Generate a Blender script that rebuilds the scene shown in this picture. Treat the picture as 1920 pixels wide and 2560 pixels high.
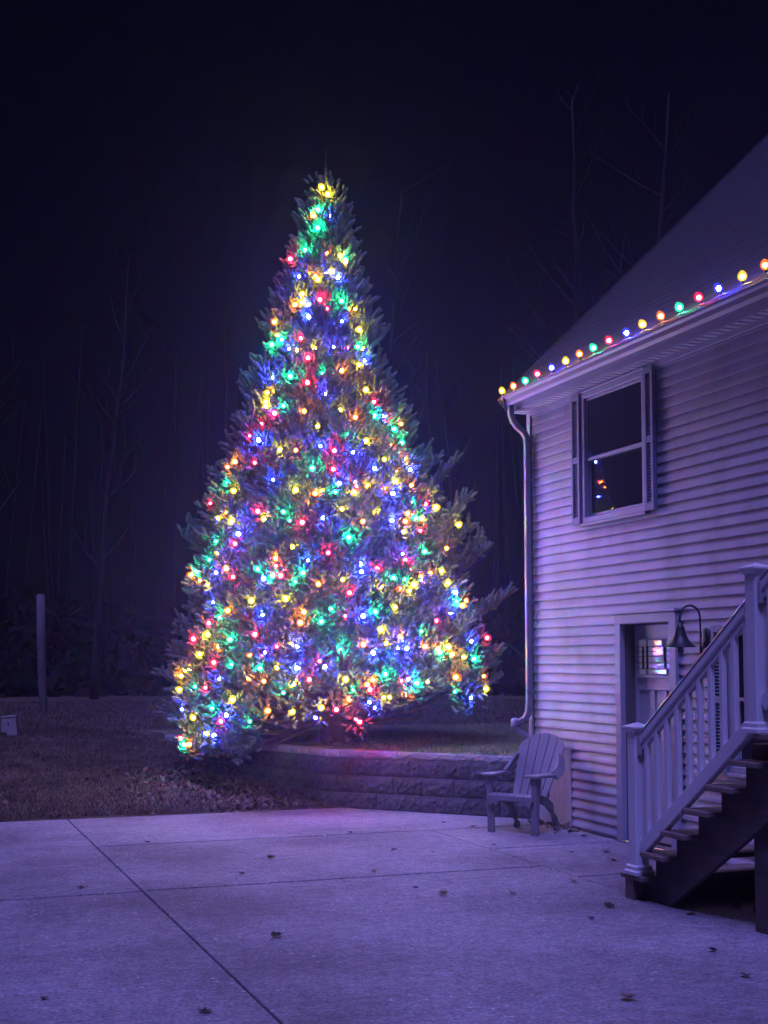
import bpy, bmesh, math, random
import numpy as np
from mathutils import Vector, Matrix, Quaternion

random.seed(7)
rng = np.random.default_rng(7)
R = math.radians
scene = bpy.context.scene
for o in list(bpy.data.objects):
    bpy.data.objects.remove(o)

# ------------------------------------------------------------------ camera
cam_d = bpy.data.cameras.new('camera')
cam = bpy.data.objects.new('camera', cam_d)
scene.collection.objects.link(cam)
cam.location = (0, 0, 1.68)
cam.rotation_euler = (R(94.0), 0, R(-20.6))
cam_d.sensor_fit = 'VERTICAL'
cam_d.sensor_height = 36
cam_d.lens = 45.0
cam_d.shift_y = 0.059
cam_d.clip_start = 0.05
cam_d.clip_end = 3000
scene.camera = cam

# ------------------------------------------------------------------ night sky and added fill sun
FILL_EL, FILL_AZ = 64, 210          # high, behind the camera
world = bpy.data.worlds.new('World')
scene.world = world
world.use_nodes = True
wn = world.node_tree
wn.nodes.clear()
w_out = wn.nodes.new('ShaderNodeOutputWorld')
w_bg = wn.nodes.new('ShaderNodeBackground')
w_sky = wn.nodes.new('ShaderNodeTexSky')
w_sky.sky_type = 'NISHITA'
w_sky.sun_disc = False
w_sky.sun_elevation = R(FILL_EL)
w_sky.sun_rotation = R(FILL_AZ)
w_mul = wn.nodes.new('ShaderNodeMixRGB')
w_mul.blend_type = 'MULTIPLY'
w_mul.inputs[0].default_value = 1
w_mul.inputs[2].default_value = (0.40, 0.36, 1.0, 1)
wn.links.new(w_sky.outputs[0], w_mul.inputs[1])
wn.links.new(w_mul.outputs[0], w_bg.inputs[0])
w_bg.inputs[1].default_value = 0.0005
wn.links.new(w_bg.outputs[0], w_out.inputs[0])

fill_d = bpy.data.lights.new('fill_sun', 'SUN')  # unseen violet lamp, added as soft ambient fill over the scene
fill_d.energy = 2.35
fill_d.color = (0.28, 0.25, 1.0)
fill_d.angle = R(18)
fill_sun = bpy.data.objects.new('fill_sun', fill_d)
scene.collection.objects.link(fill_sun)
_az = R(FILL_AZ)
_v = Vector((math.sin(_az) * math.cos(R(FILL_EL)), math.cos(_az) * math.cos(R(FILL_EL)), math.sin(R(FILL_EL))))
fill_sun.rotation_euler = _v.to_track_quat('Z', 'Y').to_euler()

vs = scene.view_settings
vs.view_transform = 'Standard'
vs.look = 'None'
vs.exposure = 0.38
vs.gamma = 1.0
vs.use_curve_mapping = False
cy = scene.cycles
cy.use_denoising = True
cy.use_light_tree = True
cy.max_bounces = 3
cy.diffuse_bounces = 1
cy.use_adaptive_sampling = True
cy.adaptive_threshold = 0.03
cy.glossy_bounces = 2
cy.transmission_bounces = 2
cy.volume_bounces = 0
cy.transparent_max_bounces = 8
cy.caustics_reflective = False
cy.caustics_refractive = False
cy.sample_clamp_indirect = 4.0

# how strongly the coloured bulbs burn
LAMP = 205.0
GLOW_DENSITY = 0.0036  # density of the volume added for bloom

# ------------------------------------------------------------------ helpers
COL = scene.collection

def link(o):
    COL.objects.link(o)
    return o

def tag(o, label=None, cat=None, group=None, kind=None):
    if label: o['label'] = label
    if cat: o['category'] = cat
    if group: o['group'] = group
    if kind: o['kind'] = kind
    return o

def empty(name, loc=(0, 0, 0), rz=0.0, parent=None):
    o = link(bpy.data.objects.new(name, None))
    o.location = loc
    o.rotation_euler = (0, 0, rz)
    o.empty_display_size = 0.1
    if parent: o.parent = parent
    return o

class MB:
    """collects verts and faces for ONE mesh object"""
    def __init__(self):
        self.v, self.f = [], []
    def add(self, verts, faces):
        n = len(self.v)
        self.v += [tuple(p) for p in verts]
        self.f += [tuple(n + i for i in f) for f in faces]
        return self
    def box(self, a, b):
        x0, y0, z0 = (min(a[i], b[i]) for i in range(3))
        x1, y1, z1 = (max(a[i], b[i]) for i in range(3))
        return self.add([(x0, y0, z0), (x1, y0, z0), (x1, y1, z0), (x0, y1, z0), (x0, y0, z1), (x1, y0, z1), (x1, y1, z1), (x0, y1, z1)],
                        [(0, 3, 2, 1), (4, 5, 6, 7), (0, 1, 5, 4), (1, 2, 6, 5), (2, 3, 7, 6), (3, 0, 4, 7)])
    def prism(self, poly, fn0, fn1):
        """polygon of 2-D points swept between two maps to 3-D"""
        n = len(poly)
        vs = [fn0(*p) for p in poly] + [fn1(*p) for p in poly]
        fs = [tuple(range(n - 1, -1, -1)), tuple(range(n, 2 * n))]
        fs += [(i, (i + 1) % n, n + (i + 1) % n, n + i) for i in range(n)]
        return self.add(vs, fs)
    def tube(self, pts, rad, sides=8, cap=True):
        pts = [Vector(p) for p in pts]
        n = len(pts)
        rs = rad if isinstance(rad, (list, tuple)) else [rad] * n
        vs, fs = [], []
        t0 = (pts[1] - pts[0]).normalized()
        up = Vector((0, 0, 1)) if abs(t0.z) < 0.95 else Vector((1, 0, 0))
        s = t0.cross(up).normalized()
        for i in range(n):
            t = (pts[min(i + 1, n - 1)] - pts[max(i - 1, 0)]).normalized()
            s = (s - t * s.dot(t))
            s = s.normalized() if s.length > 1e-6 else t.orthogonal().normalized()
            b = t.cross(s)
            for k in range(sides):
                a = 2 * math.pi * k / sides
                vs.append(pts[i] + (s * math.cos(a) + b * math.sin(a)) * rs[i])
        for i in range(n - 1):
            for k in range(sides):
                k2 = (k + 1) % sides
                fs.append((i * sides + k, i * sides + k2, (i + 1) * sides + k2, (i + 1) * sides + k))
        if cap:
            fs.append(tuple(range(sides - 1, -1, -1)))
            fs.append(tuple((n - 1) * sides + k for k in range(sides)))
        return self.add(vs, fs)
    def sweep(self, pts, w, h, up=(0, 0, 1)):
        """rectangular section w x h along a path"""
        pts = [Vector(p) for p in pts]
        n = len(pts)
        vs, fs = [], []
        for i in range(n):
            t = (pts[min(i + 1, n - 1)] - pts[max(i - 1, 0)]).normalized()
            s = t.cross(Vector(up))
            s = s.normalized() if s.length > 1e-5 else Vector((1, 0, 0))
            b = s.cross(t).normalized()
            for a, c in ((-1, -1), (1, -1), (1, 1), (-1, 1)):
                vs.append(pts[i] + s * (a * w / 2) + b * (c * h / 2))
        for i in range(n - 1):
            for k in range(4):
                k2 = (k + 1) % 4
                fs.append((i * 4 + k, i * 4 + k2, i * 4 + 4 + k2, i * 4 + 4 + k))
        fs += [(3, 2, 1, 0), tuple((n - 1) * 4 + k for k in range(4))]
        return self.add(vs, fs)
    def lathe(self, prof, sides=16, c=(0, 0, 0), axis='z'):
        vs, fs = [], []
        for r, z in prof:
            for k in range(sides):
                a = 2 * math.pi * k / sides
                p = (r * math.cos(a), r * math.sin(a), z)
                if axis == 'x': p = (p[2], p[0], p[1])
                if axis == 'y': p = (p[0], p[2], p[1])
                vs.append((p[0] + c[0], p[1] + c[1], p[2] + c[2]))
        for i in range(len(prof) - 1):
            for k in range(sides):
                k2 = (k + 1) % sides
                fs.append((i * sides + k, i * sides + k2, (i + 1) * sides + k2, (i + 1) * sides + k))
        fs.append(tuple(range(sides - 1, -1, -1)))
        fs.append(tuple((len(prof) - 1) * sides + k for k in range(sides)))
        return self.add(vs, fs)
    def mesh(self, name, m, smooth=False):
        me = bpy.data.meshes.new(name)
        me.from_pydata([tuple(p) for p in self.v], [], self.f)
        bm = bmesh.new(); bm.from_mesh(me)
        bmesh.ops.recalc_face_normals(bm, faces=bm.faces)
        bm.to_mesh(me); bm.free()
        if smooth:
            me.polygons.foreach_set('use_smooth', [True] * len(me.polygons))
        me.materials.append(m)
        return me
    def build(self, name, m, parent=None, bevel=0.0, smooth=False, seg=1):
        o = link(bpy.data.objects.new(name, self.mesh(name, m, smooth)))
        if parent: o.parent = parent
        if bevel:
            b = o.modifiers.new('bevel', 'BEVEL')
            b.width = bevel; b.segments = seg; b.limit_method = 'ANGLE'; b.angle_limit = R(35)
        return o

def big_mesh(name, V, tri, m, parent=None, smooth=False):
    """many triangles straight from numpy"""
    me = bpy.data.meshes.new(name)
    nv, nt = len(V), len(tri)
    me.vertices.add(nv); me.vertices.foreach_set('co', np.asarray(V, np.float32).ravel())
    me.loops.add(nt * 3); me.loops.foreach_set('vertex_index', np.asarray(tri, np.int32).ravel())
    me.polygons.add(nt)
    me.polygons.foreach_set('loop_start', np.arange(0, nt * 3, 3, dtype=np.int32))
    me.update(calc_edges=True)
    me.materials.append(m)
    o = link(bpy.data.objects.new(name, me))
    if parent: o.parent = parent
    return o

def share(name, me, parent=None, loc=(0, 0, 0), rot=(0, 0, 0), scale=(1, 1, 1)):
    o = link(bpy.data.objects.new(name, me))
    o.location = loc; o.rotation_euler = rot; o.scale = scale
    if parent: o.parent = parent
    return o

# ------------------------------------------------------------------ materials
def mat(name, col, rough=0.6, var=0.12, scale=8.0, bump=0.0, bscale=60.0, spec=0.4, metal=0.0, col2=None, stretch=(1, 1, 1), detail=6, obj_var=0.0, coords='Object'):
    m = bpy.data.materials.new(name)
    m.use_nodes = True
    n, l = m.node_tree.nodes, m.node_tree.links
    p = n['Principled BSDF']
    p.inputs['Roughness'].default_value = rough
    p.inputs['Specular IOR Level'].default_value = spec
    p.inputs['Metallic'].default_value = metal
    tc = n.new('ShaderNodeTexCoord')
    mp = n.new('ShaderNodeMapping')
    mp.inputs['Scale'].default_value = stretch
    if coords == 'World':
        g = n.new('ShaderNodeNewGeometry'); l.new(g.outputs['Position'], mp.inputs[0])
    else:
        l.new(tc.outputs[coords], mp.inputs[0])
    nz = n.new('ShaderNodeTexNoise')
    nz.inputs['Scale'].default_value = scale
    nz.inputs['Detail'].default_value = detail
    nz.inputs['Roughness'].default_value = 0.6
    l.new(mp.outputs[0], nz.inputs['Vector'])
    rp = n.new('ShaderNodeValToRGB')
    rp.color_ramp.elements[0].position = 0.3
    rp.color_ramp.elements[1].position = 0.7
    c2 = col2 or col
    rp.color_ramp.elements[0].color = (*[max(0, c * (1 - var)) for c in col], 1)
    rp.color_ramp.elements[1].color = (*[min(1, c * (1 + var)) for c in c2], 1)
    l.new(nz.outputs['Fac'], rp.inputs[0])
    out = rp.outputs[0]
    if obj_var:
        oi = n.new('ShaderNodeObjectInfo')
        hs = n.new('ShaderNodeHueSaturation')
        mr = n.new('ShaderNodeMapRange')
        mr.inputs['To Min'].default_value = 1 - obj_var
        mr.inputs['To Max'].default_value = 1 + obj_var
        l.new(oi.outputs['Random'], mr.inputs[0])
        l.new(mr.outputs[0], hs.inputs['Value'])
        l.new(out, hs.inputs['Color'])
        out = hs.outputs[0]
    l.new(out, p.inputs['Base Color'])
    if bump:
        nb = n.new('ShaderNodeTexNoise')
        nb.inputs['Scale'].default_value = bscale
        nb.inputs['Detail'].default_value = 4
        l.new(mp.outputs[0], nb.inputs['Vector'])
        bp = n.new('ShaderNodeBump')
        bp.inputs['Strength'].default_value = bump
        bp.inputs['Distance'].default_value = 0.01
        l.new(nb.outputs['Fac'], bp.inputs['Height'])
        l.new(bp.outputs[0], p.inputs['Normal'])
    return m

def glow_core(name, c, k):
    m = bpy.data.materials.new(name); m.use_nodes = True
    n, l = m.node_tree.nodes, m.node_tree.links
    n.clear()
    o = n.new('ShaderNodeOutputMaterial'); e = n.new('ShaderNodeEmission')
    e.inputs[0].default_value = (*c, 1); e.inputs[1].default_value = k
    l.new(e.outputs[0], o.inputs[0])
    return m

def glow_shell(name, c, k, f):
    """frosted coloured plastic cap of a lit bulb: mostly see-through, glowing itself"""
    m = bpy.data.materials.new(name); m.use_nodes = True
    n, l = m.node_tree.nodes, m.node_tree.links
    n.clear()
    o = n.new('ShaderNodeOutputMaterial'); e = n.new('ShaderNodeEmission'); t = n.new('ShaderNodeBsdfTransparent'); x = n.new('ShaderNodeMixShader')
    e.inputs[0].default_value = (*c, 1); e.inputs[1].default_value = k
    x.inputs[0].default_value = f
    l.new(t.outputs[0], x.inputs[1]); l.new(e.outputs[0], x.inputs[2]); l.new(x.outputs[0], o.inputs[0])
    m.cycles.emission_sampling = 'NONE'
    return m

M = {}
M['siding'] = mat('vinyl_siding', (0.40, 0.41, 0.50), 0.42, 0.09, 1.2, 0.05, 3.0, col2=(0.42, 0.43, 0.52), coords='World', stretch=(1, 1, 3))
def grime(m, lo, hi, dark, sc, st):
    n, l = m.node_tree.nodes, m.node_tree.links
    p = n['Principled BSDF']
    src = p.inputs['Base Color'].links[0].from_socket
    g = n.new('ShaderNodeNewGeometry'); mp = n.new('ShaderNodeMapping'); mp.inputs['Scale'].default_value = st
    l.new(g.outputs['Position'], mp.inputs[0])
    z = n.new('ShaderNodeTexNoise'); z.inputs['Scale'].default_value = sc; z.inputs['Detail'].default_value = 7; z.inputs['Roughness'].default_value = .65
    l.new(mp.outputs[0], z.inputs['Vector'])
    r = n.new('ShaderNodeValToRGB'); r.color_ramp.elements[0].position = lo; r.color_ramp.elements[1].position = hi
    r.color_ramp.elements[0].color = (*dark, 1); r.color_ramp.elements[1].color = (1, 1, 1, 1)
    l.new(z.outputs['Fac'], r.inputs[0])
    x = n.new('ShaderNodeMixRGB'); x.blend_type = 'MULTIPLY'; x.inputs[0].default_value = 1
    l.new(src, x.inputs[1]); l.new(r.outputs[0], x.inputs[2]); l.new(x.outputs[0], p.inputs['Base Color'])
grime(M['siding'], .36, .56, (.70, .72, .68), 1.6, (1, 1.2, .5))
M['trim'] = mat('white_trim', (0.36, 0.37, 0.45), 0.4, 0.05, 3.0, coords='World')
M['soffit'] = mat('soffit_vinyl', (0.6, 0.6, 0.64), 0.5, 0.06, 3.0, coords='World')
M['gutter'] = mat('gutter_metal', (0.22, 0.22, 0.27), 0.35, 0.06, 2.0, spec=0.5, coords='World')
M['shingle'] = mat('roof_shingles', (0.036, 0.033, 0.04), 0.9, 0.45, 14.0, 0.6, 120.0, coords='World')
M['shutter'] = mat('shutter_blue_grey', (0.22, 0.25, 0.34), 0.5, 0.08, 5.0)
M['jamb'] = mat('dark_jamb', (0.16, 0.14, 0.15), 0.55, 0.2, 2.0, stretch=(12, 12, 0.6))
M['door'] = mat('door_paint', (0.55, 0.54, 0.58), 0.4, 0.05, 3.0)
M['board'] = mat('skirt_board', (0.42, 0.38, 0.40), 0.7, 0.14, 3.0, 0.1, 30, stretch=(6, 6, 0.8))
M['black'] = mat('black_iron', (0.018, 0.018, 0.022), 0.45, 0.2, 20.0, spec=0.5)
M['knob'] = mat('knob_metal', (0.55, 0.52, 0.48), 0.25, 0.1, 10, metal=1.0)
M['lead'] = mat('lead_came', (0.05, 0.05, 0.055), 0.4, 0.2, 10, metal=0.8)
M['vinyl'] = mat('white_vinyl_rail', (0.62, 0.62, 0.68), 0.3, 0.06, 2.0, spec=0.5, coords='World')
M['rail_cap'] = mat('glossy_rail_top', (0.30, 0.29, 0.32), 0.16, 0.08, 3.0, spec=0.6)
M['tread'] = mat('brown_deck_board', (0.15, 0.115, 0.105), 0.6, 0.3, 2.0, 0.25, 20, stretch=(0.5, 8, 8), spec=0.5)
M['stringer'] = mat('dark_stained_timber', (0.085, 0.066, 0.068), 0.75, 0.3, 2.0, 0.3, 25, stretch=(8, 0.6, 8))
M['chair'] = mat('grey_resin', (0.27, 0.26, 0.29), 0.5, 0.08, 6.0, 0.05, 90)
M['block'] = mat('split_face_concrete_block', (0.115, 0.112, 0.118), 0.95, 0.5, 16.0, 0.9, 55.0, obj_var=0.12)
M['cap'] = mat('concrete_cap_stone', (0.40, 0.385, 0.39), 0.9, 0.25, 9.0, 0.4, 60.0, obj_var=0.1)
M['bark'] = mat('spruce_bark', (0.16, 0.12, 0.105), 0.95, 0.4, 7.0, 0.9, 30.0, stretch=(1, 1, 0.35))
M['bare_bark'] = mat('bare_tree_bark', (0.014, 0.0125, 0.013), 0.95, 0.3, 4.0, 0.4, 20.0)
M['wire'] = mat('green_light_wire', (0.02, 0.05, 0.03), 0.5, 0.1, 20)
M['white_wire'] = mat('pale_light_wire', (0.45, 0.44, 0.45), 0.5, 0.1, 20)
M['socket'] = mat('bulb_socket', (0.02, 0.05, 0.035), 0.5, 0.1, 20)
M['pole'] = mat('weathered_pole', (0.13, 0.12, 0.125), 0.9, 0.25, 3.0, 0.4, 20, stretch=(4, 4, 0.5))
M['box'] = mat('pale_utility_plastic', (0.28, 0.27, 0.28), 0.6, 0.12, 8)
M['dirt'] = mat('bare_soil', (0.06, 0.05, 0.045), 1.0, 0.4, 6.0, 0.6, 40)
M['leaf_a'] = mat('dry_leaf_tan', (0.26, 0.18, 0.13), 0.8, 0.3, 25, obj_var=0.35)
M['leaf_b'] = mat('dry_leaf_dark', (0.035, 0.026, 0.025), 0.8, 0.3, 25, obj_var=0.3)

def grass_mat(name, a, b, scale):
    m = mat(name, a, 0.95, 0.3, scale, 0.9, 60.0, col2=b, coords='World', detail=9, spec=0.1)
    return m
M['lawn'] = grass_mat('dormant_lawn', (0.05, 0.037, 0.027), (0.14, 0.10, 0.07), 2.3)
M['lawn_up'] = grass_mat('green_lawn', (0.13, 0.14, 0.08), (0.26, 0.25, 0.16), 3.0)

# needles and grass blades vary from blade to blade
def leafy(name, cols, rough=0.55, transl=0.0):
    m = bpy.data.materials.new(name); m.use_nodes = True
    n, l = m.node_tree.nodes, m.node_tree.links
    p = n['Principled BSDF']
    p.inputs['Roughness'].default_value = rough
    p.inputs['Specular IOR Level'].default_value = 0.3
    g = n.new('ShaderNodeNewGeometry')
    r = n.new('ShaderNodeValToRGB')
    k = len(cols)
    while len(r.color_ramp.elements) < k: r.color_ramp.elements.new(0.5)
    for i, c in enumerate(cols):
        r.color_ramp.elements[i].position = i / (k - 1)
        r.color_ramp.elements[i].color = (*c, 1)
    nz = n.new('ShaderNodeTexNoise'); nz.inputs['Scale'].default_value = 3.5; nz.inputs['Detail'].default_value = 3
    l.new(g.outputs['Position'], nz.inputs['Vector'])
    ad = n.new('ShaderNodeMath'); ad.operation = 'MULTIPLY_ADD'
    ad.inputs[1].default_value = 0.45
    mx = n.new('ShaderNodeMath'); mx.operation = 'MULTIPLY'; mx.inputs[1].default_value = 0.6
    l.new(nz.outputs['Fac'], mx.inputs[0])
    l.new(g.outputs['Random Per Island'], ad.inputs[0]); l.new(mx.outputs[0], ad.inputs[2])
    l.new(ad.outputs[0], r.inputs[0])
    l.new(r.outputs[0], p.inputs['Base Color'])
    return m
M['needle'] = leafy('spruce_needles', [(0.065, 0.115, 0.10), (0.125, 0.19, 0.175), (0.20, 0.27, 0.255)])
M['blade'] = leafy('dry_grass_blades', [(0.03, 0.034, 0.02), (0.085, 0.07, 0.048), (0.18, 0.145, 0.11)], 0.8)
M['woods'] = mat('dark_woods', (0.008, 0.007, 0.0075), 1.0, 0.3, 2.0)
M['blade_bed'] = leafy('bed_grass_blades', [(0.10, 0.12, 0.065), (0.22, 0.23, 0.13), (0.36, 0.33, 0.24)], 0.8)
M['straw'] = leafy('straw_blades', [(0.10, 0.075, 0.055), (0.22, 0.17, 0.13), (0.36, 0.29, 0.23)], 0.8)
M['litter'] = leafy('leaf_litter', [(0.05, 0.036, 0.032), (0.15, 0.11, 0.09), (0.32, 0.26, 0.22)], 0.8)

# concrete: broom marks, aggregate speckle, stains with their own shape
def concrete():
    m = bpy.data.materials.new('patio_concrete'); m.use_nodes = True
    n, l = m.node_tree.nodes, m.node_tree.links
    p = n['Principled BSDF']; p.inputs['Roughness'].default_value = 0.82; p.inputs['Specular IOR Level'].default_value = 0.35
    g = n.new('ShaderNodeNewGeometry')
    def noise(scale, detail, rough=0.6, st=None):
        z = n.new('ShaderNodeTexNoise'); z.inputs['Scale'].default_value = scale; z.inputs['Detail'].default_value = detail; z.inputs['Roughness'].default_value = rough
        if st:
            mp = n.new('ShaderNodeMapping'); mp.inputs['Scale'].default_value = st
            l.new(g.outputs['Position'], mp.inputs[0]); l.new(mp.outputs[0], z.inputs['Vector'])
        else:
            l.new(g.outputs['Position'], z.inputs['Vector'])
        return z
    def ramp(src, a, b, c0, c1):
        r = n.new('ShaderNodeValToRGB'); r.color_ramp.elements[0].position = a; r.color_ramp.elements[1].position = b
        r.color_ramp.elements[0].color = (*c0, 1); r.color_ramp.elements[1].color = (*c1, 1)
        l.new(src, r.inputs[0]); return r.outputs[0]
    def mul(a, b, t='MULTIPLY', f=1.0):
        x = n.new('ShaderNodeMixRGB'); x.blend_type = t; x.inputs[0].default_value = f
        l.new(a, x.inputs[1]); l.new(b, x.inputs[2]); return x.outputs[0]
    base = ramp(noise(0.7, 8, 0.65).outputs['Fac'], 0.32, 0.70, (0.215, 0.20, 0.235), (0.375, 0.36, 0.40))
    grit = ramp(noise(42, 6, 0.8).outputs['Fac'], 0.35, 0.68, (0.36, 0.36, 0.36), (1.5, 1.5, 1.5))
    mott = ramp(noise(11, 6, 0.75).outputs['Fac'], 0.36, 0.64, (0.72, 0.72, 0.72), (1.22, 1.22, 1.22))
    broom = ramp(noise(7, 4, 0.6, (0.35, 5, 1)).outputs['Fac'], 0.3, 0.7, (0.88, 0.88, 0.88), (1.08, 1.08, 1.08))
    vo = n.new('ShaderNodeTexVoronoi'); vo.inputs['Scale'].default_value = 13
    l.new(g.outputs['Position'], vo.inputs['Vector'])
    spk = ramp(vo.outputs['Distance'], 0.10, 0.17, (1, 1, 1), (0, 0, 0))
    thin = ramp(noise(1.3, 4).outputs['Fac'], 0.46, 0.60, (0, 0, 0), (1, 1, 1))
    spk = mul(spk, thin)
    stain = ramp(noise(0.42, 7, 0.62).outputs['Fac'], 0.40, 0.58, (0.66, 0.65, 0.66), (1.1, 1.1, 1.1))
    c = mul(mul(mul(mul(base, grit), mott), broom), stain)
    x = n.new('ShaderNodeMixRGB'); x.inputs[2].default_value = (0.72, 0.70, 0.68, 1)
    sf = n.new('ShaderNodeMath'); sf.operation = 'MULTIPLY'; sf.inputs[1].default_value = 0.75
    l.new(spk, sf.inputs[0]); l.new(sf.outputs[0], x.inputs[0]); l.new(c, x.inputs[1])
    l.new(x.outputs[0], p.inputs['Base Color'])
    nb = noise(38, 6, 0.7)
    bp = n.new('ShaderNodeBump'); bp.inputs['Strength'].default_value = 0.55; bp.inputs['Distance'].default_value = 0.012
    l.new(nb.outputs['Fac'], bp.inputs['Height']); l.new(bp.outputs[0], p.inputs['Normal'])
    return m
M['concrete'] = concrete()

def pane_mat(name, rough, tint):
    m = bpy.data.materials.new(name); m.use_nodes = True
    p = m.node_tree.nodes['Principled BSDF']
    n, l = m.node_tree.nodes, m.node_tree.links
    p.inputs['Base Color'].default_value = (*tint, 1)
    p.inputs['Roughness'].default_value = rough
    p.inputs['IOR'].default_value = 1.52
    p.inputs['Specular IOR Level'].default_value = 0.3
    nb = n.new('ShaderNodeTexNoise'); nb.inputs['Scale'].default_value = 2.0
    tc = n.new('ShaderNodeTexCoord'); l.new(tc.outputs['Object'], nb.inputs['Vector'])
    bp = n.new('ShaderNodeBump'); bp.inputs['Strength'].default_value = 0.05; bp.inputs['Distance'].default_value = 0.02
    l.new(nb.outputs['Fac'], bp.inputs['Height']); l.new(bp.outputs[0], p.inputs['Normal'])
    return m
M['pane'] = pane_mat('dark_window_glass', 0.02, (0.03, 0.03, 0.04))

def art_glass():
    m = bpy.data.materials.new('bevelled_art_glass'); m.use_nodes = True
    n, l = m.node_tree.nodes, m.node_tree.links
    p = n['Principled BSDF']
    p.inputs['Base Color'].default_value = (0.5, 0.49, 0.55, 1)
    p.inputs['Roughness'].default_value = 0.05
    p.inputs['Specular IOR Level'].default_value = 1.0
    p.inputs['IOR'].default_value = 1.9
    p.inputs['Emission Color'].default_value = (0.55, 0.45, 0.9, 1); p.inputs['Emission Strength'].default_value = 0.10   # room light behind the glass
    p.inputs['Coat Weight'].default_value = 1.0
    p.inputs['Coat Roughness'].default_value = 0.03
    nb = n.new('ShaderNodeTexNoise'); nb.inputs['Scale'].default_value = 45.0
    g = n.new('ShaderNodeNewGeometry'); l.new(g.outputs['Position'], nb.inputs['Vector'])
    bp = n.new('ShaderNodeBump'); bp.inputs['Strength'].default_value = 0.12; bp.inputs['Distance'].default_value = 0.01
    l.new(nb.outputs['Fac'], bp.inputs['Height']); l.new(bp.outputs[0], p.inputs['Normal']); l.new(bp.outputs[0], p.inputs['Coat Normal'])
    return m
M['art_glass'] = art_glass()

LIT = {'Y': ((1.0, 0.58, 0.02), 1.1), 'O': ((1.0, 0.17, 0.012), 1.5), 'G': ((0.01, 1.0, 0.36), 1.9), 'R': ((1.0, 0.022, 0.06), 1.75), 'B': ((0.035, 0.05, 1.0), 7.0)}
for k, (c, s) in LIT.items():
    M['core' + k] = glow_core('lit_core_' + {'Y': 'yellow', 'O': 'orange', 'G': 'green', 'R': 'red', 'B': 'blue'}[k], c, LAMP * s)
    M['shell' + k] = glow_shell('lit_shell_' + {'Y': 'yellow', 'O': 'orange', 'G': 'green', 'R': 'red', 'B': 'blue'}[k], c, 1.7, 0.38)

# ------------------------------------------------------------------ ground
def sstep(t):
    t = np.clip(t, 0, 1)
    return t * t * (3 - 2 * t)

def terrain(x, y):
    x = np.asarray(x, float); y = np.asarray(y, float)
    z = 0.015 + 0.635 * np.clip((y - 14.15) / 4.4, 0, 1) ** 1.05
    z = z + 0.02 * np.sin(x * 1.7 + y * 0.6) * np.clip((y - 14.6) / 2, 0, 1) * np.clip((18 - y) / 2, 0, 1)
    inside = (y < 14.15) & (x > -5.2)
    return np.where(inside, -0.07, z)

PLATEAU = 0.66
xs = np.concatenate([[-400, -150, -60, -25, -12, -7], np.arange(-5.2, 8.01, 0.3), [10, 14, 20, 35, 70, 180, 400]])
ys = np.concatenate([[-400, -100, -30, -8, 2, 10, 14.0, 14.149, 14.151], np.arange(14.35, 19.2, 0.25), [20, 22, 25, 30, 40, 70, 150, 400]])
gx, gy = np.meshgrid(xs, ys)
gz = terrain(gx, gy)
gv = np.stack([gx.ravel(), gy.ravel(), gz.ravel()], 1)
nx_ = len(xs)
gf = [(j * nx_ + i, j * nx_ + i + 1, (j + 1) * nx_ + i + 1, (j + 1) * nx_ + i) for j in range(len(ys) - 1) for i in range(nx_ - 1)]
ground = MB().add(gv.tolist(), gf).build('ground', M['lawn'], smooth=True)
tag(ground, 'dormant brown lawn rising gently beyond the concrete', None, kind='structure')

WALL_PATH = [Vector((6.40, 12.46)), Vector((4.63, 14.41)), Vector((4.48, 15.0)), Vector((3.92, 16.53)), Vector((3.42, 18.1))]
pl = [(8.0, 12.5), (6.40, 12.6), (4.80, 14.47), (4.66, 15.05), (4.10, 16.6), (3.58, 18.1), (3.5, 19.2), (14, 19.2), (14, 12.5)]
up = MB(); up.prism(pl, lambda x, y: (x, y, PLATEAU), lambda x, y: (x, y, PLATEAU - 0.06))
raised = up.build('raised_lawn', M['lawn_up'])
tag(raised, 'raised patch of thin lawn held by the block wall', None, kind='structure')

# patio slabs: each pour is a piece of its own, joints sunk between them
drive = empty('driveway')
tag(drive, 'pale speckled concrete driveway with sawn joints', None, kind='structure')
for (x0, x1, y0, y1) in [(-5.2, 1.7, 9.55, 14.2), (-5.2, 1.7, 4.9, 9.55), (-5.2, 1.7, -1, 4.9), (-5.2, 1.7, -7, -1),
                         (1.7, 5.0, 9.57, 11.98), (1.7, 6.42, 11.98, 14.2), (1.7, 5.0, 4.6, 9.57), (1.7, 5.0, -1, 4.6), (1.7, 5.0, -7, -1),
                         (5.0, 6.42, 10.61, 11.98), (5.0, 6.42, 9.0, 10.61), (5.0, 6.42, 4.6, 9.0), (5.0, 6.42, -1, 4.6), (5.0, 6.42, -7, -1)]:
    g = 0.0055; gy_ = 0.020
    MB().box((x0 + g, y0 + gy_, -0.06), (x1 - g, y1 - gy_, 0.0)).build('slab', M['concrete'], drive, bevel=0.005)

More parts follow.
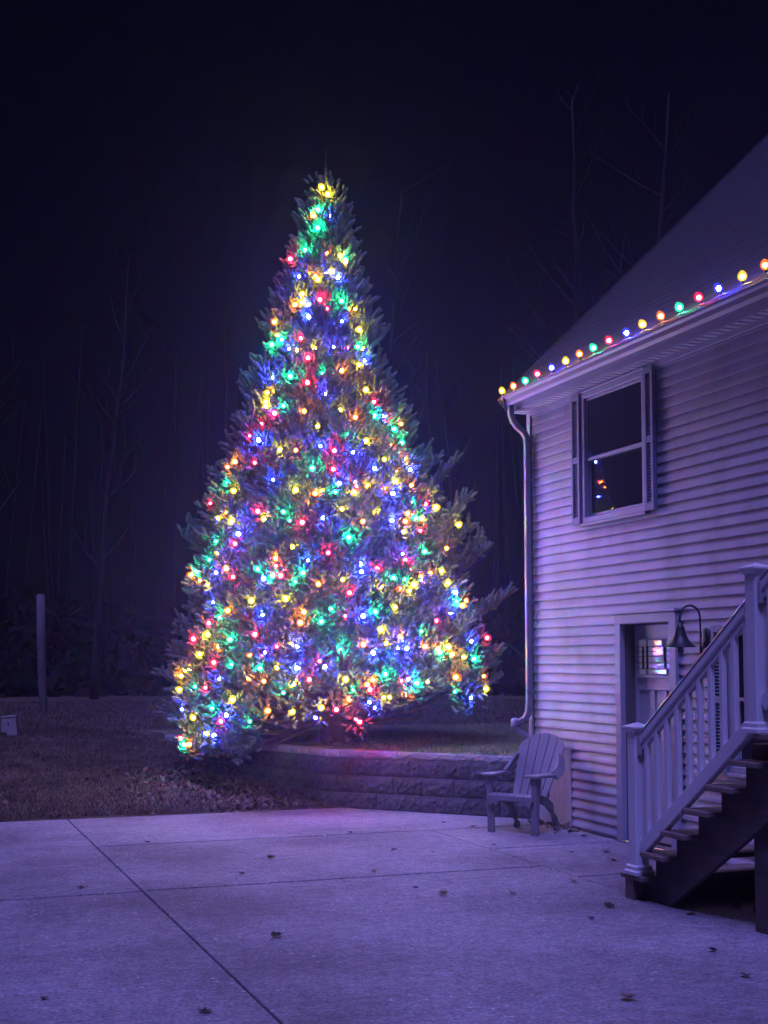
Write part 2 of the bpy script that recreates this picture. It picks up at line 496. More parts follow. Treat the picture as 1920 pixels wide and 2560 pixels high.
# ------------------------------------------------------------------ retaining wall
def block_mesh(name, L, H, D, rough, m, seed):
    r = random.Random(seed)
    nx, nz = 12, 5
    b = MB(); vs = []
    for j in range(nz + 1):
        for i in range(nx + 1):
            e = min(i, nx - i, j, nz - j)
            y = 0.004 if e == 0 else -r.uniform(0, rough) * (0.6 if e == 1 else 1.0)
            vs.append((L * (i / nx - 0.5) + (r.uniform(-.01, .01) if 0 < i < nx else 0), y, H * j / nz + (r.uniform(-.008, .008) if 0 < j < nz else 0)))
    fs = [(j * (nx + 1) + i, j * (nx + 1) + i + 1, (j + 1) * (nx + 1) + i + 1, (j + 1) * (nx + 1) + i) for j in range(nz) for i in range(nx)]
    n0 = len(vs)
    vs += [(-L / 2, D, 0), (L / 2, D, 0), (L / 2, D, H), (-L / 2, D, H)]
    bl, br, tl, tr = 0, nx, nz * (nx + 1), nz * (nx + 1) + nx
    fs += [(n0 + 1, n0, n0 + 3, n0 + 2)]
    fs += [tuple([n0, n0 + 1] + list(range(br, bl - 1, -1)))]
    fs += [tuple([n0 + 2, n0 + 3] + list(range(tl, tr + 1)))]
    fs += [tuple([n0 + 3, n0] + [j * (nx + 1) for j in range(nz + 1)])]
    fs += [tuple([n0 + 1, n0 + 2] + [j * (nx + 1) + nx for j in range(nz, -1, -1)])]
    b.add(vs, fs)
    return b.mesh(name, m)

BL = [block_mesh('block', 0.396, 0.194, 0.26, 0.016, M['block'], s) for s in range(5)]
CP = [block_mesh('cap_stone', 0.396, 0.085, 0.30, 0.014, M['cap'], 30 + s) for s in range(3)]
rw = empty('retaining_wall', (4.63, 14.41, 0))
tag(rw, 'low split-face concrete block wall bending around the spruce bed', 'retaining wall')
for course in range(4):
    cap = course == 3
    z = -0.02 + 0.196 * course
    for si in range(len(WALL_PATH) - 1):
        A, B = WALL_PATH[si], WALL_PATH[si + 1]
        d = (B - A); Ls = d.length; d.normalize()
        nrm = Vector((-d.y, d.x))                       # outward, towards the driveway
        off = 0.050 * (3 - course) + (0.012 if cap else 0)
        A2, B2 = A + nrm * (off - 0.10), B + nrm * (off - 0.10)
        n = max(1, round(Ls / 0.4))
        u = Ls / n
        cuts = [i * u for i in range(n + 1)]
        if course % 2:
            cuts = [0] + [(i + 0.5) * u for i in range(n)] + [Ls]
        for a, b in zip(cuts[:-1], cuts[1:]):
            c = A2 + d * ((a + b) / 2)
            src = random.choice(CP if cap else BL)
            share('cap_stone' if cap else 'block', src, rw, (c.x - 4.63 + random.uniform(-.004, .004), c.y - 14.41 + random.uniform(-.004, .004), z),
                  (0, 0, math.atan2(-d.y, -d.x) + random.uniform(-.012, .012)), ((b - a - 0.003) / 0.396, 1, 1))

# ------------------------------------------------------------------ house
WX = 6.38                        # outer face of the sheathing; the wall looks towards -X
house = empty('house', (WX, 5.0, 0))
tag(house, 'two-storey house clad in pale lapped vinyl siding with a steep dark roof', 'house')
HO = Vector((WX, 5.0, 0))

def H(mb, name, m, parent=None, **k):
    """build at world coordinates, then hang under the house"""
    mb.v = [(p[0] - HO.x, p[1] - HO.y, p[2]) for p in mb.v]
    return mb.build(name, m, parent or house, **k)

Y0, Y1 = -2.0, 12.46
ZT = 4.43
OPEN = [(10.05, 11.22, 3.06, 4.37), (9.60, 10.63, -1, 2.125), (7.72, 8.86, 0.78, 1.98), (3.2, 4.4, 3.06, 4.37)]
# sheathing with openings
cy_ = sorted({Y0, Y1, *[o[0] for o in OPEN], *[o[1] for o in OPEN]})
cz_ = sorted({0.0, ZT, *[max(0, o[2]) for o in OPEN], *[o[3] for o in OPEN]})
wb = MB()
vid = {}
def wv(y, z):
    if (y, z) not in vid:
        vid[(y, z)] = len(wb.v); wb.v.append((WX + 0.002, y, z))
    return vid[(y, z)]
for ya, yb in zip(cy_[:-1], cy_[1:]):
    for za, zb in zip(cz_[:-1], cz_[1:]):
        ym, zm = (ya + yb) / 2, (za + zb) / 2
        if any(o[0] < ym < o[1] and o[2] < zm < o[3] for o in OPEN): continue
        wb.f.append((wv(ya, za), wv(yb, za), wv(yb, zb), wv(ya, zb)))
H(wb, 'wall', M['siding'])
H(MB().add([(WX + .002, Y1, 0), (WX + 8, Y1, 0), (WX + 8, Y1, ZT), (WX + 4, Y1, 8.3), (WX + .002, Y1, ZT)], [(0, 1, 2, 3, 4)]), 'gable_wall', M['siding'])
H(MB().add([(WX + .002, Y0, 0), (WX + 8, Y0, 0), (WX + 8, Y0, ZT), (WX + 4, Y0, 8.3), (WX + .002, Y0, ZT)], [(0, 1, 2, 3, 4)]), 'gable_wall', M['siding'])
H(MB().box((WX + 7.9, Y0, 0), (WX + 8.0, Y1, ZT)), 'wall', M['siding'])

# lapped siding, course by course
E_ = 0.0955
n_course = int((ZT - 0.03) / E_)
for i in range(n_course):
    z0 = 0.035 + i * E_
    spans = [(Y0, 12.33 if z0 > 0.79 else 11.545)]
    for o in OPEN:
        if z0 + E_ * 0.6 > o[2] and z0 + E_ * 0.3 < o[3]:
            new = []
            for a, b in spans:
                if b <= o[0] or a >= o[1]: new.append((a, b)); continue
                if a < o[0]: new.append((a, o[0] + .002))
                if b > o[1]: new.append((o[1] - .002, b))
            spans = new
    prof = [(0, z0), (-.0215, z0), (-.0222, z0 + .008), (-.019, z0 + .03), (-.003, z0 + E_ - .001), (0, z0 + E_ - .001)]
    dx = random.uniform(-.0006, .0006)
    cut_ = []
    for a, b in spans:                                   # panels overlap at staggered end joints
        while b - a > 3.4:
            q = b - random.uniform(1.6, 3.3)
            cut_.append((q, b, 0)); b = q + .012
        cut_.append((a, b, .0016 * (len(cut_) % 2)))
    for a, b, ov in cut_:
        dx = random.uniform(-.0006, .0006) - ov
        mb = MB(); mb.prism(prof, lambda x, z, a=a, dx=dx: (WX + (x + dx if x < 0 else x), a, z), lambda x, z, b=b, dx=dx: (WX + (x + dx if x < 0 else x), b, z))
        H(mb, 'siding_board', M['siding'])

# corner post, skirt panel, frieze
H(MB().box((WX - .022, 12.385, 0.66), (WX + .05, 12.475, ZT - .03)), 'corner_trim', M['trim'], bevel=.006)
H(MB().box((WX - .006, 12.335, 0.78), (WX + .0, 12.385, ZT - .05)), 'corner_channel', M['lead'])
H(MB().box((WX - .02, 11.56, 0.02), (WX, 11.99, 0.79)), 'skirt_panel', M['board'], bevel=.003)
H(MB().box((WX - .03, 11.535, 0.02), (WX - .002, 11.575, 0.80)), 'skirt_batten', M['trim'], bevel=.003)
H(MB().box((WX - .037, Y0, ZT - .075), (WX - .0225, 12.36, ZT - .018)), 'frieze_board', M['trim'], bevel=.004)

# roof: stepped shingle courses, one continuous sheet per slope
EX, EZ, SL = 6.11, 4.575, 0.968
RX = WX + 4.0
prof = []
run = RX - EX
ns = int(run / 0.10)
for i in range(ns + 1):
    x = EX + run * i / ns
    z = EZ + (x - EX) * SL
    if i: prof.append((x - .0005, z - .005))
    prof.append((x, z))
poly = prof + [(RX, prof[-1][1] - .1), (EX + .02, EZ - .06)]
poly2 = [(2 * RX - x, z) for x, z in poly]
for P_ in (poly, poly2):
    mb = MB(); mb.prism(P_, lambda x, z: (x, Y0 - .2, z), lambda x, z: (x, 12.56, z))
    H(mb, 'roof', M['shingle'])
H(MB().sweep([(EX, 12.572, EZ - .085), (RX, 12.572, EZ - .085 + run * SL)], .022, .16), 'rake_board', M['shingle'])
# soffit, fascia, gutter
H(MB().box((EX + .10, Y0 - .2, ZT - .005), (WX - .001, 12.55, ZT + .01)), 'soffit_backing', M['soffit'])
yy = 12.545
while yy > Y0:
    H(MB().box((EX + .102, yy - .076, ZT - .023), (WX - .004, yy, ZT - .005)), 'soffit_slat', M['soffit'])
    yy -= .105
H(MB().box((EX + .075, Y0 - .2, ZT - .025), (EX + .10, 12.55, EZ + .02)), 'fascia', M['trim'])
gut = [(EX + .075, ZT + .03), (EX + .0, ZT + .03), (EX - .02, ZT + .06), (EX - .028, ZT + .10), (EX - .048, ZT + .12), (EX - .052, ZT + .142), (EX - .043, ZT + .142), (EX - .038, ZT + .125), (EX + .075, ZT + .115)]
mb = MB(); mb.prism(gut, lambda x, z: (x, Y0 - .2, z), lambda x, z: (x, 12.44, z))
H(mb, 'gutter', M['gutter'])
H(MB().box((EX - .046, 12.442, ZT + .02), (EX + .07, 12.448, ZT + .14)), 'gutter_end_cap', M['gutter'])
dsp = [(EX + .02, 12.39, ZT + .03), (EX + .02, 12.39, ZT - .07), (EX + .04, 12.385, ZT - .14), (EX + .09, 12.38, ZT - .20), (EX + .155, 12.375, ZT - .25), (WX - .075, 12.37, ZT - .31), (WX - .066, 12.37, ZT - .40)]
ds = H(MB().sweep(dsp + [(WX - .066, 12.37, z) for z in (3.2, 2.0, 1.25)] + [(WX - .075, 12.375, 1.14), (WX - .10, 12.395, 1.075), (WX - .15, 12.43, 1.04), (WX - .19, 12.46, 1.03)], .058, .078, up=(0.12, 1, 0)), 'downspout', M['gutter'], bevel=.008)
H(MB().lathe([(.030, -.02), (.052, -.01), (.058, .03), (.046, .05), (.045, .085), (.030, .09)], 14, (WX - .205, 12.47, 1.025), 'x'), 'drain_elbow', M['trim'], smooth=True)
H(MB().sweep([(WX - .19, 12.47, 1.0), (WX - .12, 12.45, .93), (WX - .05, 12.44, .88)], .07, .05), 'drain_connector', M['trim'], bevel=.01)
for z in (3.6, 2.3, 1.35):
    H(MB().box((WX - .112, 12.325, z), (WX - .01, 12.345, z + .03)), 'downspout_strap', M['gutter'])

# windows
def window(ya, yb, za, zb, mid):
    c = .055
    # one connected casing ring
    ring = MB()
    o_ = [(ya, za), (yb, za), (yb, zb), (ya, zb)]
    i_ = [(ya + c, za + c), (yb - c, za + c), (yb - c, zb - c), (ya + c, zb - c)]
    vs = [(WX - .046, *p) for p in o_] + [(WX - .046, *p) for p in i_] + [(WX + .06, *p) for p in o_] + [(WX + .06, *p) for p in i_]
    fs = []
    for k in range(4):
        k2 = (k + 1) % 4
        fs += [(k, k2, 4 + k2, 4 + k), (8 + k, 8 + k2, 12 + k2, 12 + k), (k, k2, 8 + k2, 8 + k), (4 + k, 4 + k2, 12 + k2, 12 + k)]
    ring.add(vs, fs)
    w = H(ring, 'window', M['trim'], bevel=.005)
    def sash(a0, a1, b0, b1, X, t):
        r = MB()
        o_ = [(a0, b0), (a1, b0), (a1, b1), (a0, b1)]
        i_ = [(a0 + t, b0 + t), (a1 - t, b0 + t), (a1 - t, b1 - t), (a0 + t, b1 - t)]
        vs = [(X, *p) for p in o_] + [(X, *p) for p in i_] + [(X + .03, *p) for p in o_] + [(X + .03, *p) for p in i_]
        r.add(vs, fs)
        H(r, 'sash', M['trim'], w, bevel=.003)
        pn = MB().box((-.003, -(a1 - a0 - t) / 2, -(b1 - b0 - t) / 2), (.003, (a1 - a0 - t) / 2, (b1 - b0 - t) / 2)).build('pane', M['pane'], w)
        pn.location = (X + .014 - HO.x, (a0 + a1) / 2 - HO.y, (b0 + b1) / 2)
        pn.rotation_euler = (0, R(random.uniform(-.3, .3)), R(0.9))
    sash(ya + c, yb - c, mid - .018, zb - c, WX - .022, .03)
    sash(ya + c, yb - c, za + c, mid + .018, WX + .012, .036)
    H(MB().box((WX - .062, ya - .012, za - .03), (WX - .012, yb + .012, za - .001)), 'sill', M['trim'], w, bevel=.004)
    H(MB().box((WX - .056, ya - .008, zb + .001), (WX - .012, yb + .008, zb + .026)), 'head_trim', M['trim'], w, bevel=.004)

def shutter(ya, yb, za, zb):
    X0, X1 = WX - .067, WX - .0225
    st = .036
    zm = (za + zb) / 2 - .01
    fr = MB()
    o_ = [(ya, za), (yb, za), (yb, zb), (ya, zb)]
    i_ = [(ya + st, za + .07), (yb - st, za + .07), (yb - st, zb - .06), (ya + st, zb - .06)]
    vs = [(X0, *p) for p in o_] + [(X0, *p) for p in i_] + [(X1, *p) for p in o_] + [(X1, *p) for p in i_]
    fs = []
    for k in range(4):
        k2 = (k + 1) % 4
        fs += [(k, k2, 4 + k2, 4 + k), (8 + k, 8 + k2, 12 + k2, 12 + k), (k, k2, 8 + k2, 8 + k), (4 + k, 4 + k2, 12 + k2, 12 + k)]
    fr.add(vs, fs)
    s = H(fr, 'shutter', M['shutter'], bevel=.003)
    H(MB().box((X0 + .003, ya + st, zm - .03), (X1, yb - st, zm + .03)), 'middle_rail', M['shutter'], s)
    H(MB().box((X1 - .006, ya + st * .6, za + .05), (X1 - .002, yb - st * .6, zb - .05)), 'back_panel', M['shutter'], s)
    sl = MB()
    z = za + .078
    while z < zb - .075:
        if not (zm - .045 < z < zm + .025):
            sl.prism([(-.010, 0), (-.006, -.002), (.012, .020), (.008, .023)], lambda x, q, z=z: (X0 + .016 + x, ya + st, z + q), lambda x, q, z=z: (X0 + .016 + x, yb - st, z + q))
        z += .0285
    tag(H(sl, 'louvre_slats', M['shutter'], s), kind='stuff')

window(10.05, 11.22, 3.06, 4.37, 3.70)
shutter(11.235, 11.40, 3.055, 4.375)
shutter(9.885, 10.035, 3.055, 4.375)
window(7.72, 8.86, 0.78, 1.98, 1.38)
shutter(8.875, 9.05, 0.775, 1.985)
shutter(7.53, 7.705, 0.775, 1.985)
window(3.2, 4.4, 3.06, 4.37, 3.70)

# door with deep dark jamb, art-glass light and three long panels
DY0, DY1, DZ = 9.715, 10.525, 2.035
dc = MB()
X0, X1 = WX - .048, WX + .01
cp = [(9.60, 0.0), (9.60, 2.125), (10.63, 2.125), (10.63, 0.0), (DY1, 0.0), (DY1, DZ), (DY0, DZ), (DY0, 0.0)]
dc.prism(cp, lambda y, z: (X0, y, z), lambda y, z: (X1, y, z))
dfr = H(dc, 'door_frame', M['trim'], bevel=.006)
H(MB().box((X0 - .02, 9.585, 2.126), (WX - .012, 10.645, 2.152)), 'head_trim', M['trim'], dfr, bevel=.004)
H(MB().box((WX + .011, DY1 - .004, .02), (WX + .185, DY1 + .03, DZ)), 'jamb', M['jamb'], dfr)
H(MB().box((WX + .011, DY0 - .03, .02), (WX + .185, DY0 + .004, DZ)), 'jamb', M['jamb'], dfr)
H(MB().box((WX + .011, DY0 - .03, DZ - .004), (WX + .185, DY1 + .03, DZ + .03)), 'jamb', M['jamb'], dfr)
H(MB().box((WX - .07, DY0 + .002, .0), (WX + .16, DY1 - .002, .032)), 'threshold', M['knob'], dfr, bevel=.004)
DX = WX + .12                     # face of the door leaf
leaf = H(MB().box((DX, DY0 + .006, .035), (DX + .045, DY1 - .006, DZ - .006)), 'door', M['door'])
# raised stiles and rails leave the panels sunk
def rail(a, b, za, zb, t=.016, m='door', bev=.005):
    return H(MB().box((DX - t, a, za), (DX - .0005, b, zb)), 'door_rail', M[m], leaf, bevel=bev)
ya, yb = DY0 + .007, DY1 - .007
GL = (ya + .085, yb - .062, 1.565, 1.885)
rail(ya, ya + .08, .04, DZ - .01); rail(yb - .058, yb, .04, DZ - .01)
rail(ya + .0805, yb - .0585, 1.885, DZ - .01); rail(ya + .0805, yb - .0585, 1.42, 1.565); rail(ya + .0805, yb - .0585, .04, .26)
inner = (yb - ya - .2)
for q in (1, 2):
    c = ya + .1 + inner * q / 3
    rail(c - .035, c + .035, .2605, 1.4195)
H(MB().box((DX - .04, ya + .07, 1.535), (DX - .0165, yb - .07, 1.56)), 'glazing_shelf', M['door'], leaf, bevel=.004)
H(MB().box((DX - .03, ya + .08, 1.89), (DX - .0165, yb - .08, 1.905)), 'glazing_bead', M['door'], leaf, bevel=.003)
# leaded light: small bevelled pieces, each set at its own slight angle
gy0, gy1, gz0, gz1 = GL
ysp = [0, .13, .24, .70, .84, 1.0]
zsp = [0, .16, .34, .52, .66, .80, 1.0]
skip = {}
cells = []
for j in range(6):
    for i in range(5):
        cells.append((i, j, i + 1, j + 1))
merged = [(0, 5, 5, 6), (0, 0, 5, 1)]
use = [(0, 5, 2, 6), (2, 5, 3, 6), (3, 5, 5, 6), (0, 0, 2, 1), (2, 0, 4, 1), (4, 0, 5, 1), (2, 1, 3, 2), (2, 2, 3, 3), (2, 3, 3, 5)]
use += [(i, j, i + 1, j + 1) for i in (0, 1, 3, 4) for j in range(1, 5)]
rg = random.Random(3)
for (i0, j0, i1, j1) in use:
    a = gy1 - (gy1 - gy0) * ysp[i0]; b = gy1 - (gy1 - gy0) * ysp[i1]
    c = gz0 + (gz1 - gz0) * zsp[j0]; d = gz0 + (gz1 - gz0) * zsp[j1]
    cyy, czz = (a + b) / 2, (c + d) / 2
    hw, hh = abs(a - b) / 2 - .002, (d - c) / 2 - .002
    bev = min(.010, hw * .45, hh * .45)
    mb = MB()
    vs = [(0, -hw, -hh), (0, hw, -hh), (0, hw, hh), (0, -hw, hh), (-.004, -hw + bev, -hh + bev), (-.004, hw - bev, -hh + bev), (-.004, hw - bev, hh - bev), (-.004, -hw + bev, hh - bev)]
    mb.add(vs, [(0, 1, 2, 3), (4, 5, 6, 7), (0, 1, 5, 4), (1, 2, 6, 5), (2, 3, 7, 6), (3, 0, 4, 7)])
    o = mb.build('glass_piece', M['art_glass'], leaf)
    tz = rg.uniform(-.17, -.03)
    o.location = (DX - .0055 - hw * abs(math.sin(tz)) - HO.x, cyy - HO.y, czz)
    o.rotation_euler = (0, rg.uniform(-.03, .03), tz)
cm = MB()
for t in ysp[1:-1]:
    y = gy1 - (gy1 - gy0) * t
    cm.box((DX - .024, y - .0025, gz0 + (gz1 - gz0) * .16), (DX - .004, y + .0025, gz1 - (gz1 - gz0) * .2))
for t in zsp[1:-1]:
    z = gz0 + (gz1 - gz0) * t
    cm.box((DX - .0235, gy0, z - .0025), (DX - .0045, gy1, z + .0025))
tag(H(cm, 'lead_cames', M['lead'], leaf), kind='stuff')
H(MB().lathe([(.028, 0), (.028, .006), (.011, .010), (.011, .035), (.024, .042), (.031, .058), (.026, .074), (.008, .08)], 16, (0, 0, 0), 'x'), 'door_knob', M['knob'], leaf, smooth=True)
kn = bpy.data.objects[[o.name for o in leaf.children if o.name.startswith('door_knob')][0]]
kn.location = (DX - .016, DY0 + .075, .90); kn.rotation_euler = (0, 0, math.pi)
kn.data.transform(Matrix.Translation((HO.x, HO.y, 0)))
kn.location = (DX - .016 - HO.x, DY0 + .075 - HO.y, .90)

# ------------------------------------------------------------------ wall lamp
lamp = empty('wall_lamp', (WX - .015, 9.18, 1.88))
tag(lamp, 'black gooseneck barn lamp with bell shade beside the door', 'wall lamp')
MB().lathe([(.072, 0), (.075, -.012), (.06, -.024), (.03, -.032)], 20, (0, 0, 0), 'x').build('back_plate', M['black'], lamp, smooth=True).scale = (1, .85, 1.2)
arm = [(-.02, 0, -.02), (-.05, 0, -.11), (-.062, 0, -.06), (-.062, 0, .05), (-.064, 0, .16)]
for k in range(9):
    a = math.pi * k / 8
    arm.append((-.164 + .10 * math.cos(a), 0, .175 + .10 * math.sin(a)))
arm.append((-.264, 0, .115))
MB().tube(arm, .0095, 10).build('arm', M['black'], lamp, smooth=True)
MB().tube([(-.062, 0, -.13), (-.062, 0, .0)], .011, 10).build('arm_stub', M['black'], lamp, smooth=True)
bell = [(.012, .135), (.022, .13), (.024, .105), (.034, .10), (.036, .085), (.045, .055), (.056, .02), (.072, -.015), (.098, -.05), (.128, -.072), (.132, -.076), (.124, -.074), (.094, -.054), (.068, -.019), (.05, .015), (.02, .06)]
MB().lathe(bell, 28, (-.264, 0, 0)).build('shade', M['black'], lamp, smooth=True)
MB().lathe([(.012, -.02), (.014, -.05), (.026, -.085), (.03, -.11), (.022, -.135), (.006, -.145)], 14, (-.264, 0, 0)).build('bulb', M['box'], lamp, smooth=True)

# black dome on the house corner
dome = empty('security_camera', (WX + .02, 12.475, 2.95))
tag(dome, 'small black dome camera on the house corner trim', 'camera')
MB().lathe([(.028, 0), (.03, .012), (.014, .018), (.014, .045)], 16, (0, 0, 0), 'y').build('mount', M['black'], dome, smooth=True)
o = MB().lathe([(.004, -.038)] + [(.038 * math.cos(a), .038 * math.sin(a)) for a in [R(-75 + 15 * k) for k in range(11)]] + [(.004, .038)], 20).build('dome', M['black'], dome, smooth=True)
o.location = (0, .07, 0)
M['black_gloss'] = mat('black_gloss', (0.01, 0.01, 0.014), 0.08, 0.1, 20, spec=0.7)
o.data.materials[0] = M['black_gloss']

# ------------------------------------------------------------------ staircase
SX0, SX1 = 4.87, 5.98
RISE, RUN, N0Y = 0.178, 0.262, 8.135
NT = 13
st = empty('staircase', (SX0, N0Y, 0))
tag(st, 'open timber staircase with dark treads and white vinyl railing', 'staircase')
def S(mb, name, m, parent=None, **k):
    mb.v = [(p[0] - SX0, p[1] - N0Y, p[2]) for p in mb.v]
    return mb.build(name, m, parent or st, **k)
for k in range(1, NT + 1):
    yn = N0Y - (k - 1) * RUN
    S(MB().box((SX0, yn - .292, k * RISE - .036), (SX1, yn, k * RISE)), 'tread', M['tread'], bevel=.006)
prof = [(N0Y - .03, 0.0)]
for k in range(1, NT + 1):
    yn = N0Y - .03 - (k - 1) * RUN
    prof += [(yn, k * RISE - .037), (yn - RUN, k * RISE - .037)]
ytop = prof[-1][0]
prof += [(ytop, NT * RISE - .40), (N0Y - .03 - 1.62 * RUN, 0.0)]
for x in (SX0 + .115, SX1 - .155):
    mb = MB(); mb.prism(prof, lambda y, z, x=x: (x, y, z), lambda y, z, x=x: (x + .042, y, z))
    S(mb, 'stringer', M['stringer'])
S(MB().box((SX0 + .10, N0Y - .028, 0), (SX1 - .10, N0Y - .006, RISE - .037)), 'bottom_riser', M['tread'])
S(MB().box((SX0 + .016, N0Y - .15, 0), (SX0 + .10, N0Y - .045, RISE - .037)), 'newel_foot', M['tread'])
S(MB().box((SX0 + .165, 6.66, 0), (SX0 + .305, 6.80, 6 * RISE + .14 - .04)), 'support_post', M['stringer'], bevel=.006)
S(MB().box((SX1 - .30, 6.66, 0), (SX1 - .16, 6.80, 6 * RISE + .14 - .04)), 'support_post', M['stringer'], bevel=.006)
S(MB().box((SX0 + .17, 5.0, 0), (SX0 + .31, 5.14, 10 * RISE + .16)), 'support_post', M['stringer'], bevel=.006)

RX0 = SX0 + .012                                     # rail line on the outer ends of the treads
def newel(yc, z0, h):
    w = .108
    x0 = RX0
    n_ = S(MB().box((x0, yc - w / 2, z0 + .001), (x0 + w, yc + w / 2, z0 + h)), 'newel_post', M['vinyl'], bevel=.008)
    # base skirt, stepped
    b = MB()
    xc = x0 + w / 2
    rings = [(.078, 0), (.078, .022), (.068, .034), (.068, .056), (.0585, .068)]
    vs, fs = [], []
    for r, z in rings:
        vs += [(xc - r, yc - r, z0 + .002 + z), (xc + r, yc - r, z0 + .002 + z), (xc + r, yc + r, z0 + .002 + z), (xc - r, yc + r, z0 + .002 + z)]
    for i in range(len(rings) - 1):
        for k in range(4):
            k2 = (k + 1) % 4
            fs.append((i * 4 + k, i * 4 + k2, i * 4 + 4 + k2, i * 4 + 4 + k))
    fs += [(3, 2, 1, 0), tuple(len(vs) - 4 + k for k in range(4))]
    S(b.add(vs, fs), 'base_skirt', M['vinyl'], n_)
    c = MB(); vs, fs = [], []
    rings = [(.056, -.02), (.062, -.01), (.076, .004), (.08, .012), (.08, .022), (.05, .034), (.006, .05)]
    for r, z in rings:
        zz = z0 + h + z
        vs += [(xc - r, yc - r, zz), (xc + r, yc - r, zz), (xc + r, yc + r, zz), (xc - r, yc + r, zz)]
    for i in range(len(rings) - 1):
        for k in range(4):
            k2 = (k + 1) % 4
            fs.append((i * 4 + k, i * 4 + k2, i * 4 + 4 + k2, i * 4 + 4 + k))
    fs += [(3, 2, 1, 0), tuple(len(vs) - 4 + k for k in range(4))]
    S(c.add(vs, fs), 'post_cap', M['vinyl'], n_)
    return n_
NW = [(7.985, RISE, 1.02), (6.585, 7 * RISE, .995), (5.02, 13 * RISE, .99)]
for a in NW: newel(*a)
def rail_run(ya, za, yb, zb, ybot0, zbot0, zbot1, nb):
    xc = RX0 + .054
    S(MB().sweep([(xc, ya, za), (xc, yb, zb)], .062, .058), 'handrail', M['vinyl'], bevel=.012, seg=2)
    S(MB().sweep([(xc, ya, za + .041), (xc, yb, zb + .041)], .07, .022), 'rail_cap', M['rail_cap'], bevel=.009, seg=2)
    S(MB().sweep([(xc, ya, za - .052), (xc, yb, zb - .052)], .034, .05), 'sub_rail', M['vinyl'], bevel=.005)
    S(MB().sweep([(xc, ya, zbot0), (xc, yb, zbot1)], .05, .10), 'bottom_rail', M['vinyl'], bevel=.008)
    for e, s in ((ya, -1), (yb, 1)):
        zz = za if e == ya else zb
        S(MB().box((xc - .04, e + s * .0, zz - .10), (xc + .04, e + s * .03, zz + .05)), 'rail_bracket', M['rail_cap'], bevel=.012, seg=2)
    for i in range(nb):
        t = (i + .6) / nb
        y = ya + (yb - ya) * t
        S(MB().box((xc - .019, y - .019, zbot0 + (zbot1 - zbot0) * t + .03), (xc + .019, y + .019, za + (zb - za) * t - .04)), 'baluster', M['vinyl'], bevel=.004)
rail_run(7.93, 1.115, 6.64, 2.03, 7.93, .36, 1.30, 10)
rail_run(6.53, 2.13, 5.07, 3.15, 6.53, 1.42, 2.44, 11)
# landing at the head of the flight
ld = MB().box((SX0, 2.6, NT * RISE - .20), (SX1, N0Y - .02 - NT * RUN, NT * RISE - .04))
S(ld, 'landing_frame', M['stringer'])
for i in range(14):
    y = N0Y - .03 - NT * RUN - i * .145
    if y - .14 > 2.6:
        S(MB().box((SX0 - .02, y - .138, NT * RISE - .038), (SX1, y, NT * RISE)), 'deck_board', M['tread'])
for x in (SX0 + .02, SX1 - .16):
    S(MB().box((x, 2.65, 0), (x + .14, 2.79, NT * RISE - .21)), 'support_post', M['stringer'])

# ------------------------------------------------------------------ resin chair
ch = empty('adirondack_chair', (5.63, 11.43, 0), math.atan2(-.84, .55))
tag(ch, 'grey resin adirondack chair standing by the house corner', 'chair')
CM = M['chair']
def plate(poly, x0, x1, name, bev=.008):
    mb = MB(); mb.prism(poly, lambda y, z: (x0, y, z), lambda y, z: (x1, y, z))
    return mb.build(name, CM, ch, bevel=bev, seg=2)
for s in (-1, 1):
    # front leg: broad at the arm, tapering to the foot, with an inner return
    mb = MB()
    out = [(.208, .0), (.256, .0), (.274, .20), (.287, .50), (.285, .545), (.212, .545), (.228, .42), (.224, .33), (.214, .20)]
    mb.prism([(s * x, z) for x, z in out], lambda x, z: (x, -.012 + .03 * (.55 - z), z), lambda x, z: (x, .028 + .03 * (.55 - z), z))
    mb.build('front_leg', CM, ch, bevel=.008, seg=2)
    plate([(.02, .0), (.055, .0), (.075, .30), (.115, .54), (-.012, .54), (-.005, .3), (.005, 0)], s * .258, s * .28, 'leg_return')
    # rear leg sweeping back
    pts = [(s * .235, .16, .335), (s * .238, .27, .30), (s * .236, .37, .235), (s * .232, .44, .14), (s * .23, .485, .05), (s * .23, .51, .0)]
    MB().sweep(pts, .045, .085, up=(0, -.6, 1)).build('rear_leg', CM, ch, bevel=.01, seg=2)
    # arm: flat paddle, then the scroll that climbs to the back
    am = [(s * .175, -.05), (s * .325, -.05), (s * .335, .0), (s * .335, .22), (s * .315, .34), (s * .29, .42), (s * .235, .42), (s * .24, .30), (s * .195, .10)]
    mb = MB(); mb.prism(am, lambda x, y: (x, y, .56 + .02 * (0 if y > .3 else 1)), lambda x, y: (x, y, .535 + .02 * (0 if y > .3 else 1)))
    mb.build('armrest', CM, ch, bevel=.01, seg=2)
    MB().sweep([(s * .292, .34, .552), (s * .296, .42, .585), (s * .285, .485, .64), (s * .262, .535, .70), (s * .238, .565, .74)], .10, .03, up=(s * .9, .1, .6)).build('arm_scroll', CM, ch, bevel=.008, seg=2)
# seat slats, dished
for i in range(5):
    xa = -.235 + i * .094
    poly = [(-.03, .335), (-.035, .365), (-.01, .388), (.06, .385), (.20, .345), (.33, .305), (.42, .285), (.42, .262), (.33, .28), (.20, .32), (.06, .36), (.0, .36)]
    plate(poly, xa + .004, xa + .090, 'seat_slat', .006)
# apron under the seat front
ap = [(-.26, .33), (-.25, .375), (.25, .375), (.26, .33), (.22, .26), (.17, .305), (.10, .318), (-.10, .318), (-.17, .305), (-.22, .26)]
mb = MB(); mb.prism(ap, lambda x, z: (x, -.045, z), lambda x, z: (x, -.012, z)); mb.build('seat_apron', CM, ch, bevel=.006)
